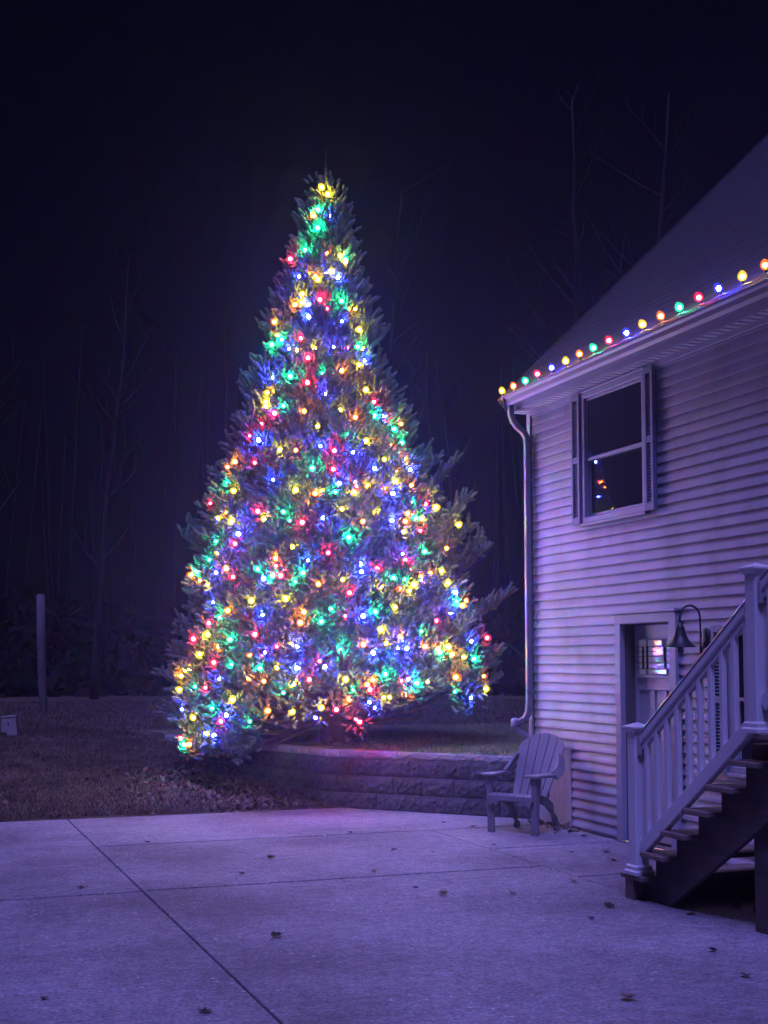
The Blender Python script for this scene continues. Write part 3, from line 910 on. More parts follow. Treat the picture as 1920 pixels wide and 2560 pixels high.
# fan back: five staves splaying towards the top, tilted back
def backpt(x, h, d=0):
    th = R(29)
    return (x, .33 + h * math.sin(th) + d * math.cos(th) + .35 * x * x * -1.0, .27 + h * math.cos(th) - d * math.sin(th))
tops = [(.675, .735), (.745, .775), (.782, .782), (.775, .745), (.735, .675)]
for i in range(5):
    b0, b1 = -.19 + i * .076, -.19 + (i + 1) * .076
    t0, t1 = -.265 + i * .106, -.265 + (i + 1) * .106
    m0, m1 = b0 + (t0 - b0) * .93, b1 + (t1 - b1) * .93
    g = .0045
    mb = MB()
    h0, h1 = tops[i]
    n_ = 5
    poly = [(b0 + g, 0), (b1 - g, 0), (b1 - g + (t1 - b1) * .5, .33), (t1 - g, h1 * .93), (t1 - g * 2 - (.02 if i == 4 else 0), h1), (t0 + g * 2 + (.02 if i == 0 else 0), h0), (t0 + g, h0 * .93), (b0 + g + (t0 - b0) * .5, .33)]
    mb.prism(poly, lambda x, h: backpt(x, h), lambda x, h: backpt(x, h, .022))
    mb.build('back_stave', CM, ch, bevel=.006, seg=2)
for h, w in ((.12, .2), (.36, .245), (.50, .27)):
    MB().sweep([backpt(-w, h, .034), backpt(0, h, .034), backpt(w, h, .034)], .05, .02, up=(0, 1, 0)).build('back_brace', CM, ch)

# ------------------------------------------------------------------ the spruce
brg = random.Random(21)
TX, TY = 5.20, 15.69
view_r = np.array([math.cos(R(20.6)), -math.sin(R(20.6))])      # the tree's broad side, left to right
view_f = np.array([math.sin(R(20.6)), math.cos(R(20.6))])
LZ = [0.44, 0.91, 1.32, 1.86, 2.45, 3.17, 3.84, 4.57, 5.3, 5.73, 6.22, 6.72, 6.97, 7.4, 7.84, 8.1]
LR = [1.85, 2.22, 2.28, 2.12, 1.99, 1.93, 1.65, 1.36, 1.16, 0.92, 0.82, 0.58, 0.52, 0.39, 0.22, 0.03]
RZ = [0.44, 1.0, 1.26, 1.68, 2.39, 2.99, 3.54, 4.08, 4.51, 4.87, 5.61, 6.1, 6.59, 7.03, 7.4, 7.9, 8.1]
RR = [1.1, 1.62, 1.95, 2.0, 1.92, 1.80, 1.62, 1.42, 1.18, 1.10, 0.80, 0.70, 0.54, 0.43, 0.31, 0.22, 0.03]
def axis(z):
    f = -0.12 * np.clip((z - PLATEAU) / 7.4, 0, 1)
    return TX + view_r[0] * f, TY + view_r[1] * f
def crown_r(z, az):
    w = (1 + np.cos(az)) / 2
    return np.interp(z, LZ, LR) * (1 - w) + np.interp(z, RZ, RR) * w

spruce = empty('spruce_tree', (TX, TY, PLATEAU))
tag(spruce, 'tall bluish spruce covered in coloured lights behind the block wall', 'tree')

nodes = []          # shoots: position, direction, length
limb = MB(); twig_v, twig_t = [], []
def unit(v):
    return v / (np.linalg.norm(v) + 1e-9)
prg = np.random.default_rng(11)
zz = np.linspace(0.5, 7.75, 200)
wgt = (crown_r(zz, math.pi / 2) + 0.28); wgt = wgt / wgt.sum()
NPRI = 470
tipz = prg.choice(zz, NPRI, p=wgt) + prg.uniform(-.02, .02, NPRI)
tipz.sort()
PLUMES = [(.05, 4.18, 1.60), (-.12, 3.05, 1.98), (.10, 2.42, 2.25), (-.2, 1.72, 2.15), (.25, 3.62, 1.80), (.0, 1.35, 2.10), (3.0, 3.2, 1.9), (3.3, 1.42, 2.25), (3.05, .95, 2.16), (2.8, .55, 1.9), (3.4, .50, 1.8), (3.15, 4.05, 1.52)]
for i in range(NPRI + len(PLUMES)):
    az = (i * 2.399963 + prg.uniform(-.3, .3)) % (2 * math.pi)
    plume = PLUMES[i - NPRI] if i >= NPRI else None
    zt = plume[1] if plume else tipz[i]
    if plume: az = plume[0]
    c_, s_ = math.cos(az), math.sin(az)
    zmin = 1.45 if s_ > -.3 else 1.15
    zmin = zmin + (0.50 - zmin) * float(np.clip((-c_ - .35) / .35, 0, 1))
    if zt < zmin and not plume: zt = zmin + prg.uniform(0, .9)
    rr = float(crown_r(zt, az)) * prg.uniform(.78, .95)
    stretch = 1.0
    if c_ > .55 and zt < 4.6 and prg.random() < .22:
        stretch = prg.uniform(1.08, 1.24)
    rr *= stretch
    if plume:
        rr = plume[2]; stretch = 1.22
    out = view_r * c_ - view_f * s_
    out = np.array([out[0], out[1], 0.0])
    side = np.array([-out[1], out[0], 0.0])
    hfrac = np.clip((zt - 1) / 6.8, 0, 1)
    rise = rr * (0.02 + 0.75 * hfrac ** 1.2) * prg.uniform(.8, 1.2) + (stretch - 1) * 1.6
    zb = max(PLATEAU + .35, zt - rise - .10 * rr)
    ax, ay = axis(zb)
    base = np.array([ax, ay, zb])
    n = 9
    wob = prg.uniform(-.07, .07)
    pts = []
    for k in range(n):
        s = k / (n - 1)
        z = zb + (zt - zb) * (s ** 1.25) - .10 * rr * math.sin(math.pi * min(1, s * 1.05)) * (1 - hfrac) + .06 * rr * max(0, s - .72) * 3
        pts.append(base + out * rr * s + side * rr * wob * math.sin(s * 2.2) + np.array([0, 0, z - zb]))
    pts = np.array(pts)
    rad0 = .010 + .013 * rr
    limb.tube(pts[::2].tolist(), [rad0 * (1 - .85 * q / 4) for q in range(5)], 5, cap=False)
    seg = np.linalg.norm(np.diff(pts, axis=0), axis=1); cum = np.concatenate([[0], np.cumsum(seg)])
    Ltot = cum[-1]
    def at(d):
        return np.array([np.interp(d, cum, pts[:, q]) for q in range(3)])
    upv = np.array([0, 0, 1.0])
    d = max(.10, Ltot * .26)
    sgn = 1 if prg.random() < .5 else -1
    while d < Ltot:
        s = d / Ltot
        p = at(d); t = unit(at(min(Ltot, d + .05)) - at(d - .05))
        sd = unit(np.cross(t, upv)); up_ = np.cross(sd, t)
        # side twig
        ls = min(.46, (.10 + .40 * (1 - s) ** .8 * min(1.0, rr / 1.0))) * prg.uniform(.7, 1.15)
        if s < .45: ls *= .8
        roll = prg.uniform(-.55, .75)
        dirs = unit(t * prg.uniform(.55, .85) + (sd * math.cos(roll) * sgn + up_ * math.sin(roll)) * .75 + upv * (.10 + .28 * hfrac))
        sgn = -sgn
        q0, q1 = p, p + dirs * ls
        droop = np.array([0, 0, -.05 * ls * (1 - hfrac)])
        twig_v.append((q0, q1 + droop))
        step = .070 if s > .5 else .105
        e = .03; s2 = 1
        while e < ls:
            pp = q0 + dirs * e + droop * (e / ls)
            sp = unit(dirs * prg.uniform(.6, .95) + unit(np.cross(dirs, up_) + .001) * s2 * prg.uniform(.35, .75) + up_ * prg.uniform(-.15, .5) + upv * (.12 + .35 * hfrac))
            nodes.append((*pp, *sp, prg.uniform(.085, .145) * (1 + .2 * hfrac)))
            s2 = -s2; e += step * prg.uniform(.75, 1.25)
        nodes.append((*q1, *unit(dirs + upv * (.15 + .4 * hfrac)), prg.uniform(.11, .165) * (1 + .25 * hfrac)))
        # a shoot on the limb itself
        if s > .35:
            sp = unit(t * .7 + up_ * prg.uniform(.2, .8) + sd * prg.uniform(-.6, .6) + upv * .2)
            nodes.append((*p, *sp, prg.uniform(.09, .15)))
        d += .075 * prg.uniform(.8, 1.25) * (1.0 if s > .4 else 1.5)
    tdir = unit(pts[-1] - pts[-2] + upv * (.10 + .2 * hfrac) * .3)
    for a in range(3):
        nodes.append((*(pts[-1] - tdir * .03 * a), *unit(tdir + prg.normal(0, .28, 3)), prg.uniform(.10, .16) * (1 + .3 * hfrac)))
    if stretch > 1:                                   # long plume tips with upright side shoots
        for a in range(16):
            q = pts[-1] - tdir * (.02 * a)
            nodes.append((*q, *unit(tdir * .7 + prg.normal(0, .42, 3) + upv * .25), prg.uniform(.07, .12)))
# outermost layer: boughs end in flat fans of shoots all over the crown's face
for q in range(1150):
    zc = float(prg.choice(zz, p=wgt)); az = prg.uniform(0, 2 * math.pi)
    if zc < 1.35 and math.cos(az) > -.55: continue
    rr = float(crown_r(zc, az)) * prg.uniform(.74, .90)
    ax, ay = axis(zc)
    out = view_r * math.cos(az) - view_f * math.sin(az); out = np.array([out[0], out[1], 0.0]); sd = np.array([-out[1], out[0], 0.0])
    hf = np.clip((zc - 1) / 6.8, 0, 1)
    bd = unit(out * prg.uniform(.5, 1) + sd * prg.normal(0, .45) + np.array([0, 0, prg.uniform(-.15, .45) + .6 * hf]))
    sp_ = unit(np.cross(bd, np.array([0, 0, 1.0]) + prg.normal(0, .25, 3)))
    c0 = np.array([ax, ay, zc]) + out * rr - bd * .12
    for e in range(9):
        t_ = e / 8 * .2
        s_ = (1 if e % 2 else -1)
        nodes.append((*(c0 + bd * t_), *unit(bd * .8 + sp_ * s_ * (.75 - .06 * e) + prg.normal(0, .08, 3)), prg.uniform(.075, .115) * (1.1 - .04 * e)))
    nodes.append((*(c0 + bd * .2), *bd, prg.uniform(.09, .13)))
# the leader and its whorls of upright shoots
ax, ay = axis(8.2)
for zc, n, r, ln, lean in [(8.02, 1, .0, .17, 0), (7.93, 6, .03, .17, .30), (7.78, 7, .045, .19, .42), (7.62, 8, .06, .22, .5), (7.45, 9, .09, .20, .6), (7.30, 10, .12, .20, .62), (7.12, 12, .16, .2, .7)]:
    for k in range(n):
        a = 2 * math.pi * (k + prg.random() * .6) / n
        o_ = np.array([math.cos(a), math.sin(a), 0])
        nodes.append((*(np.array([ax, ay, zc]) + o_ * r), *unit(np.array([0, 0, 1.0]) + o_ * lean * prg.uniform(.7, 1.3)), ln * prg.uniform(.75, 1.1)))
        nodes.append((*(np.array([ax, ay, zc - .06]) + o_ * r * .6), *unit(np.array([0, 0, .8]) + o_ * 1.1), .09))

# needle-clad shoot templates: forward-swept needles round a thin stem (unit length 1)
def shoot_template(seed, n=16):
    """a needle-clad shoot: dense inner brush with a rounded tip, loose needles standing off it"""
    r = np.random.default_rng(seed)
    V, T = [], []
    prof = [(.05, 0.0), (.135, .12), (.155, .42), (.145, .74), (.085, .96)]
    ns = 5
    for ri, (rr_, z) in enumerate(prof):
        for k in range(ns):
            a = 2 * math.pi * (k + .5 * (ri % 2)) / ns
            q = rr_ * r.uniform(.75, 1.25)
            V.append(np.array([math.cos(a) * q, math.sin(a) * q, z + r.uniform(-.03, .03)]))
    for ri in range(len(prof) - 1):
        for k in range(ns):
            k2 = (k + 1) % ns
            a, b, c, e = ri * ns + k, ri * ns + k2, (ri + 1) * ns + k2, (ri + 1) * ns + k
            T += [(a, b, c), (a, c, e)]
    m = len(prof) * ns
    V.append(np.array([0, 0, 1.05])); T += [(m - ns + k, m - ns + (k + 1) % ns, m) for k in range(ns)]
    for k in range(n):
        z = .08 + .86 * (k + .5) / n
        a = k * 2.399963 + r.uniform(-.3, .3)
        spread = (.215 + r.uniform(-.03, .03)) * (1 - .5 * max(0, z - .6) / .4)
        fw = .15 + r.uniform(-.03, .05)
        o_ = np.array([math.cos(a), math.sin(a), 0]); p_ = np.array([-math.sin(a), math.cos(a), 0])
        b = np.array([0, 0, z]) + o_ * .11
        w = .045
        m = len(V)
        V += [b - p_ * w, b + p_ * w, b + o_ * (spread - .11) + np.array([0, 0, fw])]
        T.append((m, m + 1, m + 2))
    return np.array(V), np.array(T)
TREE_BULBS = """Y4.97,15.48,7.81 Y5.01,15.44,7.72 G4.89,15.41,7.48 O4.83,15.46,7.45 B5.04,15.35,7.42 G4.87,15.35,7.23 G4.69,15.38,6.92 O4.95,15.22,6.90 R4.56,15.61,6.88 Y5.16,15.20,6.87 G5.24,15.22,6.83 Y5.21,15.19,6.77 Y4.99,15.14,6.64 O4.70,15.25,6.61 B4.91,15.14,6.61 O4.76,15.18,6.57 B4.57,15.35,6.57 B5.08,15.11,6.56 Y4.78,15.13,6.48 Y4.58,15.18,6.33 G5.08,14.98,6.22 R4.77,15.02,6.20 O4.46,15.23,6.19 Y4.55,15.14,6.18 B4.61,15.09,6.15 O5.20,14.96,6.13 Y5.25,14.97,6.11 R4.85,14.97,6.10 B4.59,15.07,5.99 O4.30,15.42,5.96 B5.08,14.91,5.95 Y5.30,14.94,5.85 Y4.29,15.39,5.79 R4.52,15.05,5.71 G4.31,15.28,5.70 G4.23,15.39,5.66 G5.32,14.89,5.63 R5.16,14.84,5.60 Y5.35,14.89,5.59 Y4.64,14.90,5.57 B4.91,14.81,5.57 Y4.42,15.04,5.56 B4.37,15.07,5.55 B5.31,14.78,5.43 R4.57,14.84,5.41 Y5.25,14.73,5.35 O5.00,14.65,5.24 G4.71,14.69,5.22 B4.12,15.13,5.22 G4.30,14.89,5.17 R4.51,14.72,5.07 O4.12,15.02,5.01 Y5.28,14.59,5.01 Y4.09,15.05,4.98 B4.73,14.60,4.95 R5.41,14.58,4.87 Y4.04,15.06,4.86 Y4.03,15.05,4.80 G4.24,14.81,4.78 B4.10,14.95,4.77 Y4.92,14.51,4.77 R5.63,14.64,4.72 R4.13,14.90,4.70 O4.46,14.64,4.70 B5.52,14.59,4.69 G5.41,14.54,4.68 O5.11,14.48,4.65 O5.78,14.72,4.64 R3.97,15.06,4.59 G5.68,14.65,4.58 Y4.59,14.53,4.51 R3.87,15.14,4.45 G5.01,14.41,4.43 O5.37,14.44,4.42 G5.77,14.58,4.38 B3.95,14.92,4.35 Y5.23,14.36,4.34 O5.55,14.43,4.33 B4.57,14.40,4.26 Y4.10,14.67,4.24 R4.76,14.32,4.22 O4.29,14.50,4.20 B4.99,14.24,4.16 G5.62,14.32,4.15 O5.70,14.36,4.14 O3.71,15.13,4.10 Y5.39,14.22,4.09 Y5.71,14.31,4.07 R3.84,14.85,4.06 O3.66,15.20,4.05 B5.72,14.28,3.99 O5.55,14.21,3.98 G4.45,14.30,3.97 R4.72,14.19,3.97 B5.26,14.15,3.97 B3.98,14.55,3.84 Y5.49,14.13,3.83 G3.58,15.17,3.83 R4.97,14.09,3.82 O5.73,14.20,3.81 B4.76,14.10,3.78 O5.12,14.06,3.78 Y5.53,14.11,3.78 R4.98,14.06,3.77 Y5.16,14.06,3.77 O5.36,14.06,3.74 Y3.63,14.96,3.74 Y6.05,14.32,3.73 Y4.19,14.31,3.69 Y4.53,14.13,3.67 Y4.90,14.03,3.67 B5.40,14.04,3.66 G4.68,14.07,3.65 O4.43,14.14,3.64 G5.74,14.10,3.61 R3.45,15.25,3.59 R5.90,14.16,3.57 Y6.03,14.21,3.55 B5.93,14.14,3.52 O4.29,14.15,3.51 O3.54,14.88,3.46 Y4.74,13.96,3.44 R3.82,14.47,3.43 G4.06,14.26,3.42 Y5.17,13.91,3.42 O5.60,13.97,3.42 Y3.47,14.95,3.39 G5.76,14.01,3.39 Y5.81,14.03,3.39 B3.65,14.63,3.37 B4.49,13.99,3.36 Y3.82,14.40,3.34 B5.34,13.89,3.34 Y6.37,14.35,3.34 G4.10,14.18,3.33 O5.54,13.92,3.33 Y3.55,14.74,3.31 O4.98,13.87,3.31 R4.27,14.05,3.28 R5.80,13.95,3.22 Y5.52,13.86,3.20 B3.63,14.52,3.17 G3.42,14.83,3.11 G4.78,13.82,3.10 R3.54,14.63,3.07 O6.17,14.06,3.05 Y4.09,14.07,3.00 Y3.41,14.83,2.97 R4.52,13.85,2.95 G5.76,13.84,2.95 B5.45,13.76,2.93 O3.93,14.17,2.90 G3.34,14.97,2.89 R5.50,13.74,2.86 B4.28,13.93,2.83 G3.25,15.20,2.78 O3.46,14.70,2.78 B4.91,13.71,2.78 R3.93,14.14,2.77 Y5.97,13.84,2.75 G3.75,14.30,2.74 R5.58,13.72,2.74 O3.23,15.25,2.72 B3.41,14.78,2.72 B4.91,13.70,2.72 R5.08,13.68,2.72 O5.87,13.79,2.72 G4.23,13.92,2.68 O5.73,13.74,2.68 R3.55,14.52,2.67 G3.88,14.16,2.65 R4.00,14.06,2.65 O3.26,15.16,2.64 G5.27,13.65,2.64 Y6.05,13.83,2.64 Y4.67,13.73,2.63 B3.81,14.22,2.62 B5.70,13.71,2.62 G5.42,13.66,2.62 Y3.31,14.98,2.60 G4.14,13.96,2.60 Y5.55,13.67,2.58 Y6.01,13.79,2.58 Y5.15,13.64,2.56 O4.39,13.81,2.55 O5.38,13.62,2.50 Y5.48,13.63,2.50 B6.09,13.79,2.48 R4.73,13.68,2.46 G6.12,13.77,2.40 Y4.02,13.98,2.39 O6.30,13.86,2.39 B3.33,14.87,2.38 Y3.69,14.28,2.38 Y6.18,13.79,2.34 Y5.31,13.58,2.31 G4.50,13.70,2.27 O3.50,14.49,2.26 B6.09,13.74,2.25 O4.21,13.83,2.24 G5.07,13.57,2.24 B3.81,14.12,2.21 R4.68,13.63,2.19 B4.89,13.59,2.19 G3.40,14.62,2.18 R5.88,13.65,2.16 R3.31,14.76,2.12 G4.40,13.71,2.11 O4.16,13.84,2.10 Y5.11,13.54,2.05 G5.63,13.57,2.03 R3.68,14.19,1.99 Y3.25,14.82,1.97 O5.34,13.53,1.97 R6.65,14.06,1.96 R3.19,14.96,1.93 G3.48,14.40,1.92 B6.34,13.83,1.91 Y5.15,13.52,1.90 O3.36,14.58,1.87 Y4.04,13.87,1.87 O4.88,13.54,1.86 O5.65,13.56,1.85 R3.92,13.95,1.84 B4.09,13.83,1.84 B5.31,13.51,1.83 O5.85,13.61,1.83 Y5.98,13.65,1.83 B5.38,13.51,1.82 G4.60,13.60,1.81 B4.97,13.51,1.79 B3.80,14.02,1.78 Y3.21,14.81,1.77 G5.82,13.59,1.76 O6.04,13.66,1.76 O3.65,14.14,1.75 R3.72,14.08,1.74 Y6.19,13.73,1.74 G6.40,13.84,1.69 R4.35,13.65,1.68 R3.34,14.50,1.67 G3.49,14.28,1.64 B4.42,13.62,1.62 Y3.87,13.92,1.60 B4.10,13.76,1.60 G3.72,14.03,1.59 Y3.10,14.91,1.58 Y3.05,15.03,1.55 G5.15,13.50,1.53 O3.01,15.12,1.52 O6.61,14.05,1.51 O3.06,14.96,1.50 O6.07,13.71,1.48 B3.33,14.44,1.47 O3.57,14.14,1.47 Y4.66,13.55,1.47 R5.32,13.51,1.47 R4.21,13.70,1.46 O4.98,13.51,1.46 B5.44,13.53,1.46 O3.77,13.97,1.45 Y5.72,13.58,1.44 G5.50,13.54,1.44 O4.90,13.51,1.42 Y4.06,13.78,1.41 G3.15,14.70,1.40 R3.19,14.61,1.39 Y6.65,14.14,1.36 G4.76,13.54,1.35 Y3.02,14.96,1.34 G6.14,13.78,1.34 R4.95,13.52,1.34 G3.97,13.81,1.33 O5.39,13.55,1.29 Y5.13,13.53,1.28 Y5.20,13.53,1.27 O4.73,13.57,1.25 Y3.44,14.29,1.23 B6.45,14.06,1.23 B4.99,13.57,1.23 G3.27,14.58,1.15 B5.03,13.64,1.15 Y4.39,13.75,1.14 R4.60,13.69,1.14 B3.07,14.96,1.13 O3.84,14.02,1.13 Y4.08,13.89,1.12 B3.42,14.44,1.08 B4.36,13.84,1.04 R4.85,13.77,1.02 Y3.16,14.87,1.00 G3.64,14.27,1.00 R4.96,13.79,0.99 R3.40,14.52,0.98 Y3.26,14.86,0.81 B3.35,14.72,0.81 R3.12,15.34,0.75 O3.21,15.14,0.71 G3.17,15.34,0.68"""
tb = []
for w in TREE_BULBS.split():
    k = w[0]; x, y, z = map(float, w[1:].split(','))
    tb.append((k, x, y, z))
BULB_AT = []
for k, x, y, z in tb:
    a = axis(z)
    o_ = Vector((x - a[0], y - a[1], 0))
    o_ = o_.normalized() if o_.length > 1e-3 else Vector((0, -1, 0))
    BULB_AT.append((k, Vector((x, y, z)) + o_ * brg.uniform(-.26, -.08) * min(1, max(0, (7.9 - z) / 3.0) + .15) * max(0.0, -(o_.x * view_f[0] + o_.y * view_f[1])) ** 1.5, o_))
ND = np.array(nodes)
# shoots pushed aside where a bulb hangs: a short way out from each one is open
mid = ND[:, :3] + ND[:, 3:6] * ND[:, 6:7] * .5
keep = np.ones(len(ND), bool)
# browsed bare round the trunk: nothing hangs low near the middle
rl = (ND[:, 0] - TX) * view_r[0] + (ND[:, 1] - TY) * view_r[1]
keep &= ~((ND[:, 2] < 1.30) & (rl > -.85))
for k, p, o_ in BULB_AT:
    v = mid - np.array(p); o3 = np.array([o_.x, o_.y, 0.12])
    t = np.clip(v @ o3, -.02, .45)
    dist = np.linalg.norm(v - t[:, None] * o3, axis=1)
    keep &= dist > .055 + .03 * np.clip(t, 0, .45)
ND = ND[keep]
# each bulb is clipped among a tuft of side shoots
extra = []
for k, p, o_ in BULB_AT:
    low = p.z < 1.2 and abs((p.x - TX) * view_r[0] + (p.y - TY) * view_r[1]) < .8
    o3 = np.array([o_.x, o_.y, 0.0]); s3 = np.array([-o_.y, o_.x, 0.0]); u3 = np.array([0, 0, 1.0])
    a0 = prg.uniform(0, 6.28)
    for q in range(11):
        if prg.random() < (.6 if low else .25): continue
        a = a0 + 2 * math.pi * q / 11 + prg.normal(0, .35)
        rad_ = s3 * math.cos(a) + u3 * math.sin(a)
        b_ = np.array(p) - o3 * prg.uniform(.01, .09) + rad_ * prg.uniform(.05, .10)
        extra.append((*b_, *unit(rad_ * prg.uniform(.45, 1.1) + o3 * prg.uniform(-.1, .75) + u3 * prg.uniform(.0, .5) + prg.normal(0, .22, 3)), prg.uniform(.055, .125)))
    for q in range(5 if low else 13):
        a = prg.uniform(0, 2 * math.pi)
        rad_ = s3 * math.cos(a) + u3 * math.sin(a)
        b_ = np.array(p) - o3 * prg.uniform(.02, .12) + rad_ * prg.uniform(.10, .24)
        extra.append((*b_, *unit(rad_ * prg.uniform(-.3, .7) + o3 * prg.uniform(.3, 1.0) + u3 * prg.uniform(.1, .7) + prg.normal(0, .3, 3)), prg.uniform(.07, .13)))
ND = np.concatenate([ND, np.array(extra)])
temps = [shoot_template(50 + s) for s in range(5)]
allV, allT, base_i = [], [], 0
tid = prg.integers(0, 5, len(ND))
for q in range(5):
    A = ND[tid == q]
    D = A[:, 3:6]; D = D / np.linalg.norm(D, axis=1, keepdims=True)
    rnd = prg.normal(0, 1, D.shape)
    Xa = np.cross(D, rnd); Xa /= np.linalg.norm(Xa, axis=1, keepdims=True)
    Ya = np.cross(D, Xa)
    ln = A[:, 6:7]
    V, T = temps[q]
    rad = np.clip(.135 / np.maximum(ln, .05), .75, 1.35)
    W = A[:, None, :3] + ln[:, :, None] * ((V[None, :, 0:1] * Xa[:, None, :] + V[None, :, 1:2] * Ya[:, None, :]) * rad[:, :, None] + V[None, :, 2:3] * D[:, None, :])
    m_ = len(A)
    allV.append(W.reshape(-1, 3))
    allT.append((T[None] + (np.arange(m_) * len(V))[:, None, None] + base_i).reshape(-1, 3))
    base_i += m_ * len(V)
org = np.array([TX, TY, PLATEAU])
crown = big_mesh('crown', np.concatenate(allV) - org, np.concatenate(allT), M['needle'], spruce)
tag(crown, kind='stuff')
# side twigs as thin three-sided sticks
tw = np.array([[a, b] for a, b in twig_v])
dv = tw[:, 1] - tw[:, 0]; dv /= np.linalg.norm(dv, axis=1, keepdims=True)
xa = np.cross(dv, [0.1, 0.2, 1.0]); xa /= np.linalg.norm(xa, axis=1, keepdims=True); ya_ = np.cross(dv, xa)
tv = []
for k in range(3):
    a = 2 * math.pi * k / 3
    tv.append(tw[:, 0] + (xa * math.cos(a) + ya_ * math.sin(a)) * .0055)
tv.append(tw[:, 1])
tv = np.stack(tv, 1)
tt = np.array([(0, 1, 3), (1, 2, 3), (2, 0, 3)])
tag(big_mesh('twigs', tv.reshape(-1, 3) - org, (tt[None] + (np.arange(len(tw)) * 4)[:, None, None]).reshape(-1, 3), M['bark'], spruce), kind='stuff')
limb.v = [(p[0] - TX, p[1] - TY, p[2] - PLATEAU) for p in limb.v]
tag(limb.build('limbs', M['bark'], spruce, smooth=True), kind='stuff')
tr = []
for k in range(14):
    s = k / 13
    z = PLATEAU - .03 + s * 7.45
    a_ = axis(z)
    tr.append((a_[0] - TX + .012 * math.sin(k * 1.9), a_[1] - TY + .012 * math.cos(k * 2.3), z - PLATEAU))
MB().tube(tr, [.20, .16, .135] + [.115 * (1 - .93 * k / 10) for k in range(11)], 14).build('trunk', M['bark'], spruce, smooth=True)
lead = MB().tube([(tr[-1][0], tr[-1][1], tr[-1][2]), (tr[-1][0] + .01, tr[-1][1], tr[-1][2] + .35)], [.008, .002], 5)
lead.build('leader', M['bark'], spruce)
# root flare
for k in range(5):
    a = k * 1.26 + .4
    MB().tube([(math.cos(a) * .07, math.sin(a) * .07, .16), (math.cos(a) * .15, math.sin(a) * .15, .05), (math.cos(a) * .28, math.sin(a) * .28, -.03)], [.06, .05, .025], 7).build('root', M['bark'], spruce, smooth=True)
# dead lower boughs hanging bare over the wall
db = random.Random(5)
for k in range(8):
    a = 1.05 * math.pi + db.uniform(-.75, .55)
    o_ = view_r * math.cos(a) + view_f * math.sin(a)
    L = db.uniform(1.0, 1.75); z0 = db.uniform(.28, .55)
    p = [Vector((o_[0] * L * t, o_[1] * L * t, z0 - .05 * t - .22 * t * t + .12 * t ** 4 + db.uniform(-.015, .015))) for t in (0.03, .25, .5, .75, 1)]
    b = MB().tube(p, [.014, .011, .009, .006, .003], 5)
    b.build('dead_branch', M['bark'], spruce)
    for j in range(4):
        q = p[1 + j % 3] + (p[2 + j % 3] - p[1 + j % 3]) * db.random()
        e = q + Vector((o_[0] * db.uniform(.15, .35) + db.uniform(-.2, .2), o_[1] * db.uniform(.15, .35) + db.uniform(-.2, .2), db.uniform(-.10, .08)))
        MB().tube([q, (q + e) / 2 + Vector((0, 0, .02)), e], [.005, .004, .0015], 4).build('dead_twig', M['bark'], spruce)

# ------------------------------------------------------------------ light strings
SHELL = [(.011, -.004), (.025, .003), (.039, .018), (.0455, .039), (.041, .060), (.028, .080), (.012, .094), (.001, .098)]
CORE_R = .025
def bulb_meshes():
    out = {}
    for k in LIT:
        sh = MB().lathe(SHELL, 12).mesh('bulb', M['shell' + k], True)
        bm = bmesh.new(); bmesh.ops.create_icosphere(bm, subdivisions=1, radius=CORE_R, matrix=Matrix.Translation((0, 0, .039)))
        me = bpy.data.meshes.new('glowing_core'); bm.to_mesh(me); bm.free()
        me.materials.append(M['core' + k])
        out[k] = (sh, me)
    return out
BM_ = bulb_meshes()
SOCK = MB().lathe([(.012, -.034), (.0135, -.03), (.0135, -.006), (.017, -.004), (.017, .003), (.010, .004)], 10).mesh('socket', M['socket'], True)
def put_bulb(parent, k, p, dirv, sc=1.0):
    sh, co = BM_[k]
    q = Vector(dirv).to_track_quat('Z', 'Y').to_euler()
    b = share('bulb', sh, parent, p, q, (sc, sc, sc))
    share('glowing_core', co, b)
    share('socket', SOCK, b)
    b['label'] = {'Y': 'lit yellow bulb', 'O': 'lit orange bulb', 'G': 'lit green bulb', 'R': 'lit red bulb', 'B': 'lit blue bulb'}[k]
    return b

tl = empty('tree_light_string', (TX, TY, PLATEAU))
tag(tl, 'long string of multicoloured lit bulbs wound all over the spruce', 'string lights')
for k, p, o_ in BULB_AT:
    dv_ = o_ + Vector((brg.uniform(-.5, .5), brg.uniform(-.5, .5), brg.uniform(-.3, .9)))
    put_bulb(tl, k, p - Vector((TX, TY, PLATEAU)), dv_, brg.choice((.62, .75, .9, .98, 1.05)))
# wire: rows of bulbs joined back and forth, sagging into the foliage
rows = {}
for k, x, y, z in tb:
    rows.setdefault(int((z - .3) / .27), []).append((x, y, z))
path = []
for i, r_ in enumerate(sorted(rows)):
    L_ = sorted(rows[r_], key=lambda p: p[0] * view_r[0] + p[1] * view_r[1], reverse=bool(i % 2))
    path += L_
wp = []
for a, b in zip(path[:-1], path[1:]):
    a_ = axis(a[2])
    def inn(p, f):
        c = axis(p[2]); return Vector((p[0] + (c[0] - p[0]) * f, p[1] + (c[1] - p[1]) * f, p[2]))
    m = (Vector(a) + Vector(b)) / 2
    wp += [inn(a, .06), inn((m.x, m.y, m.z - .02), .13)]
wp.append(Vector(path[-1]))
org_ = Vector((TX, TY, PLATEAU))
MB().tube([p - org_ for p in wp], .0035, 4).build('wire', M['wire'], tl)

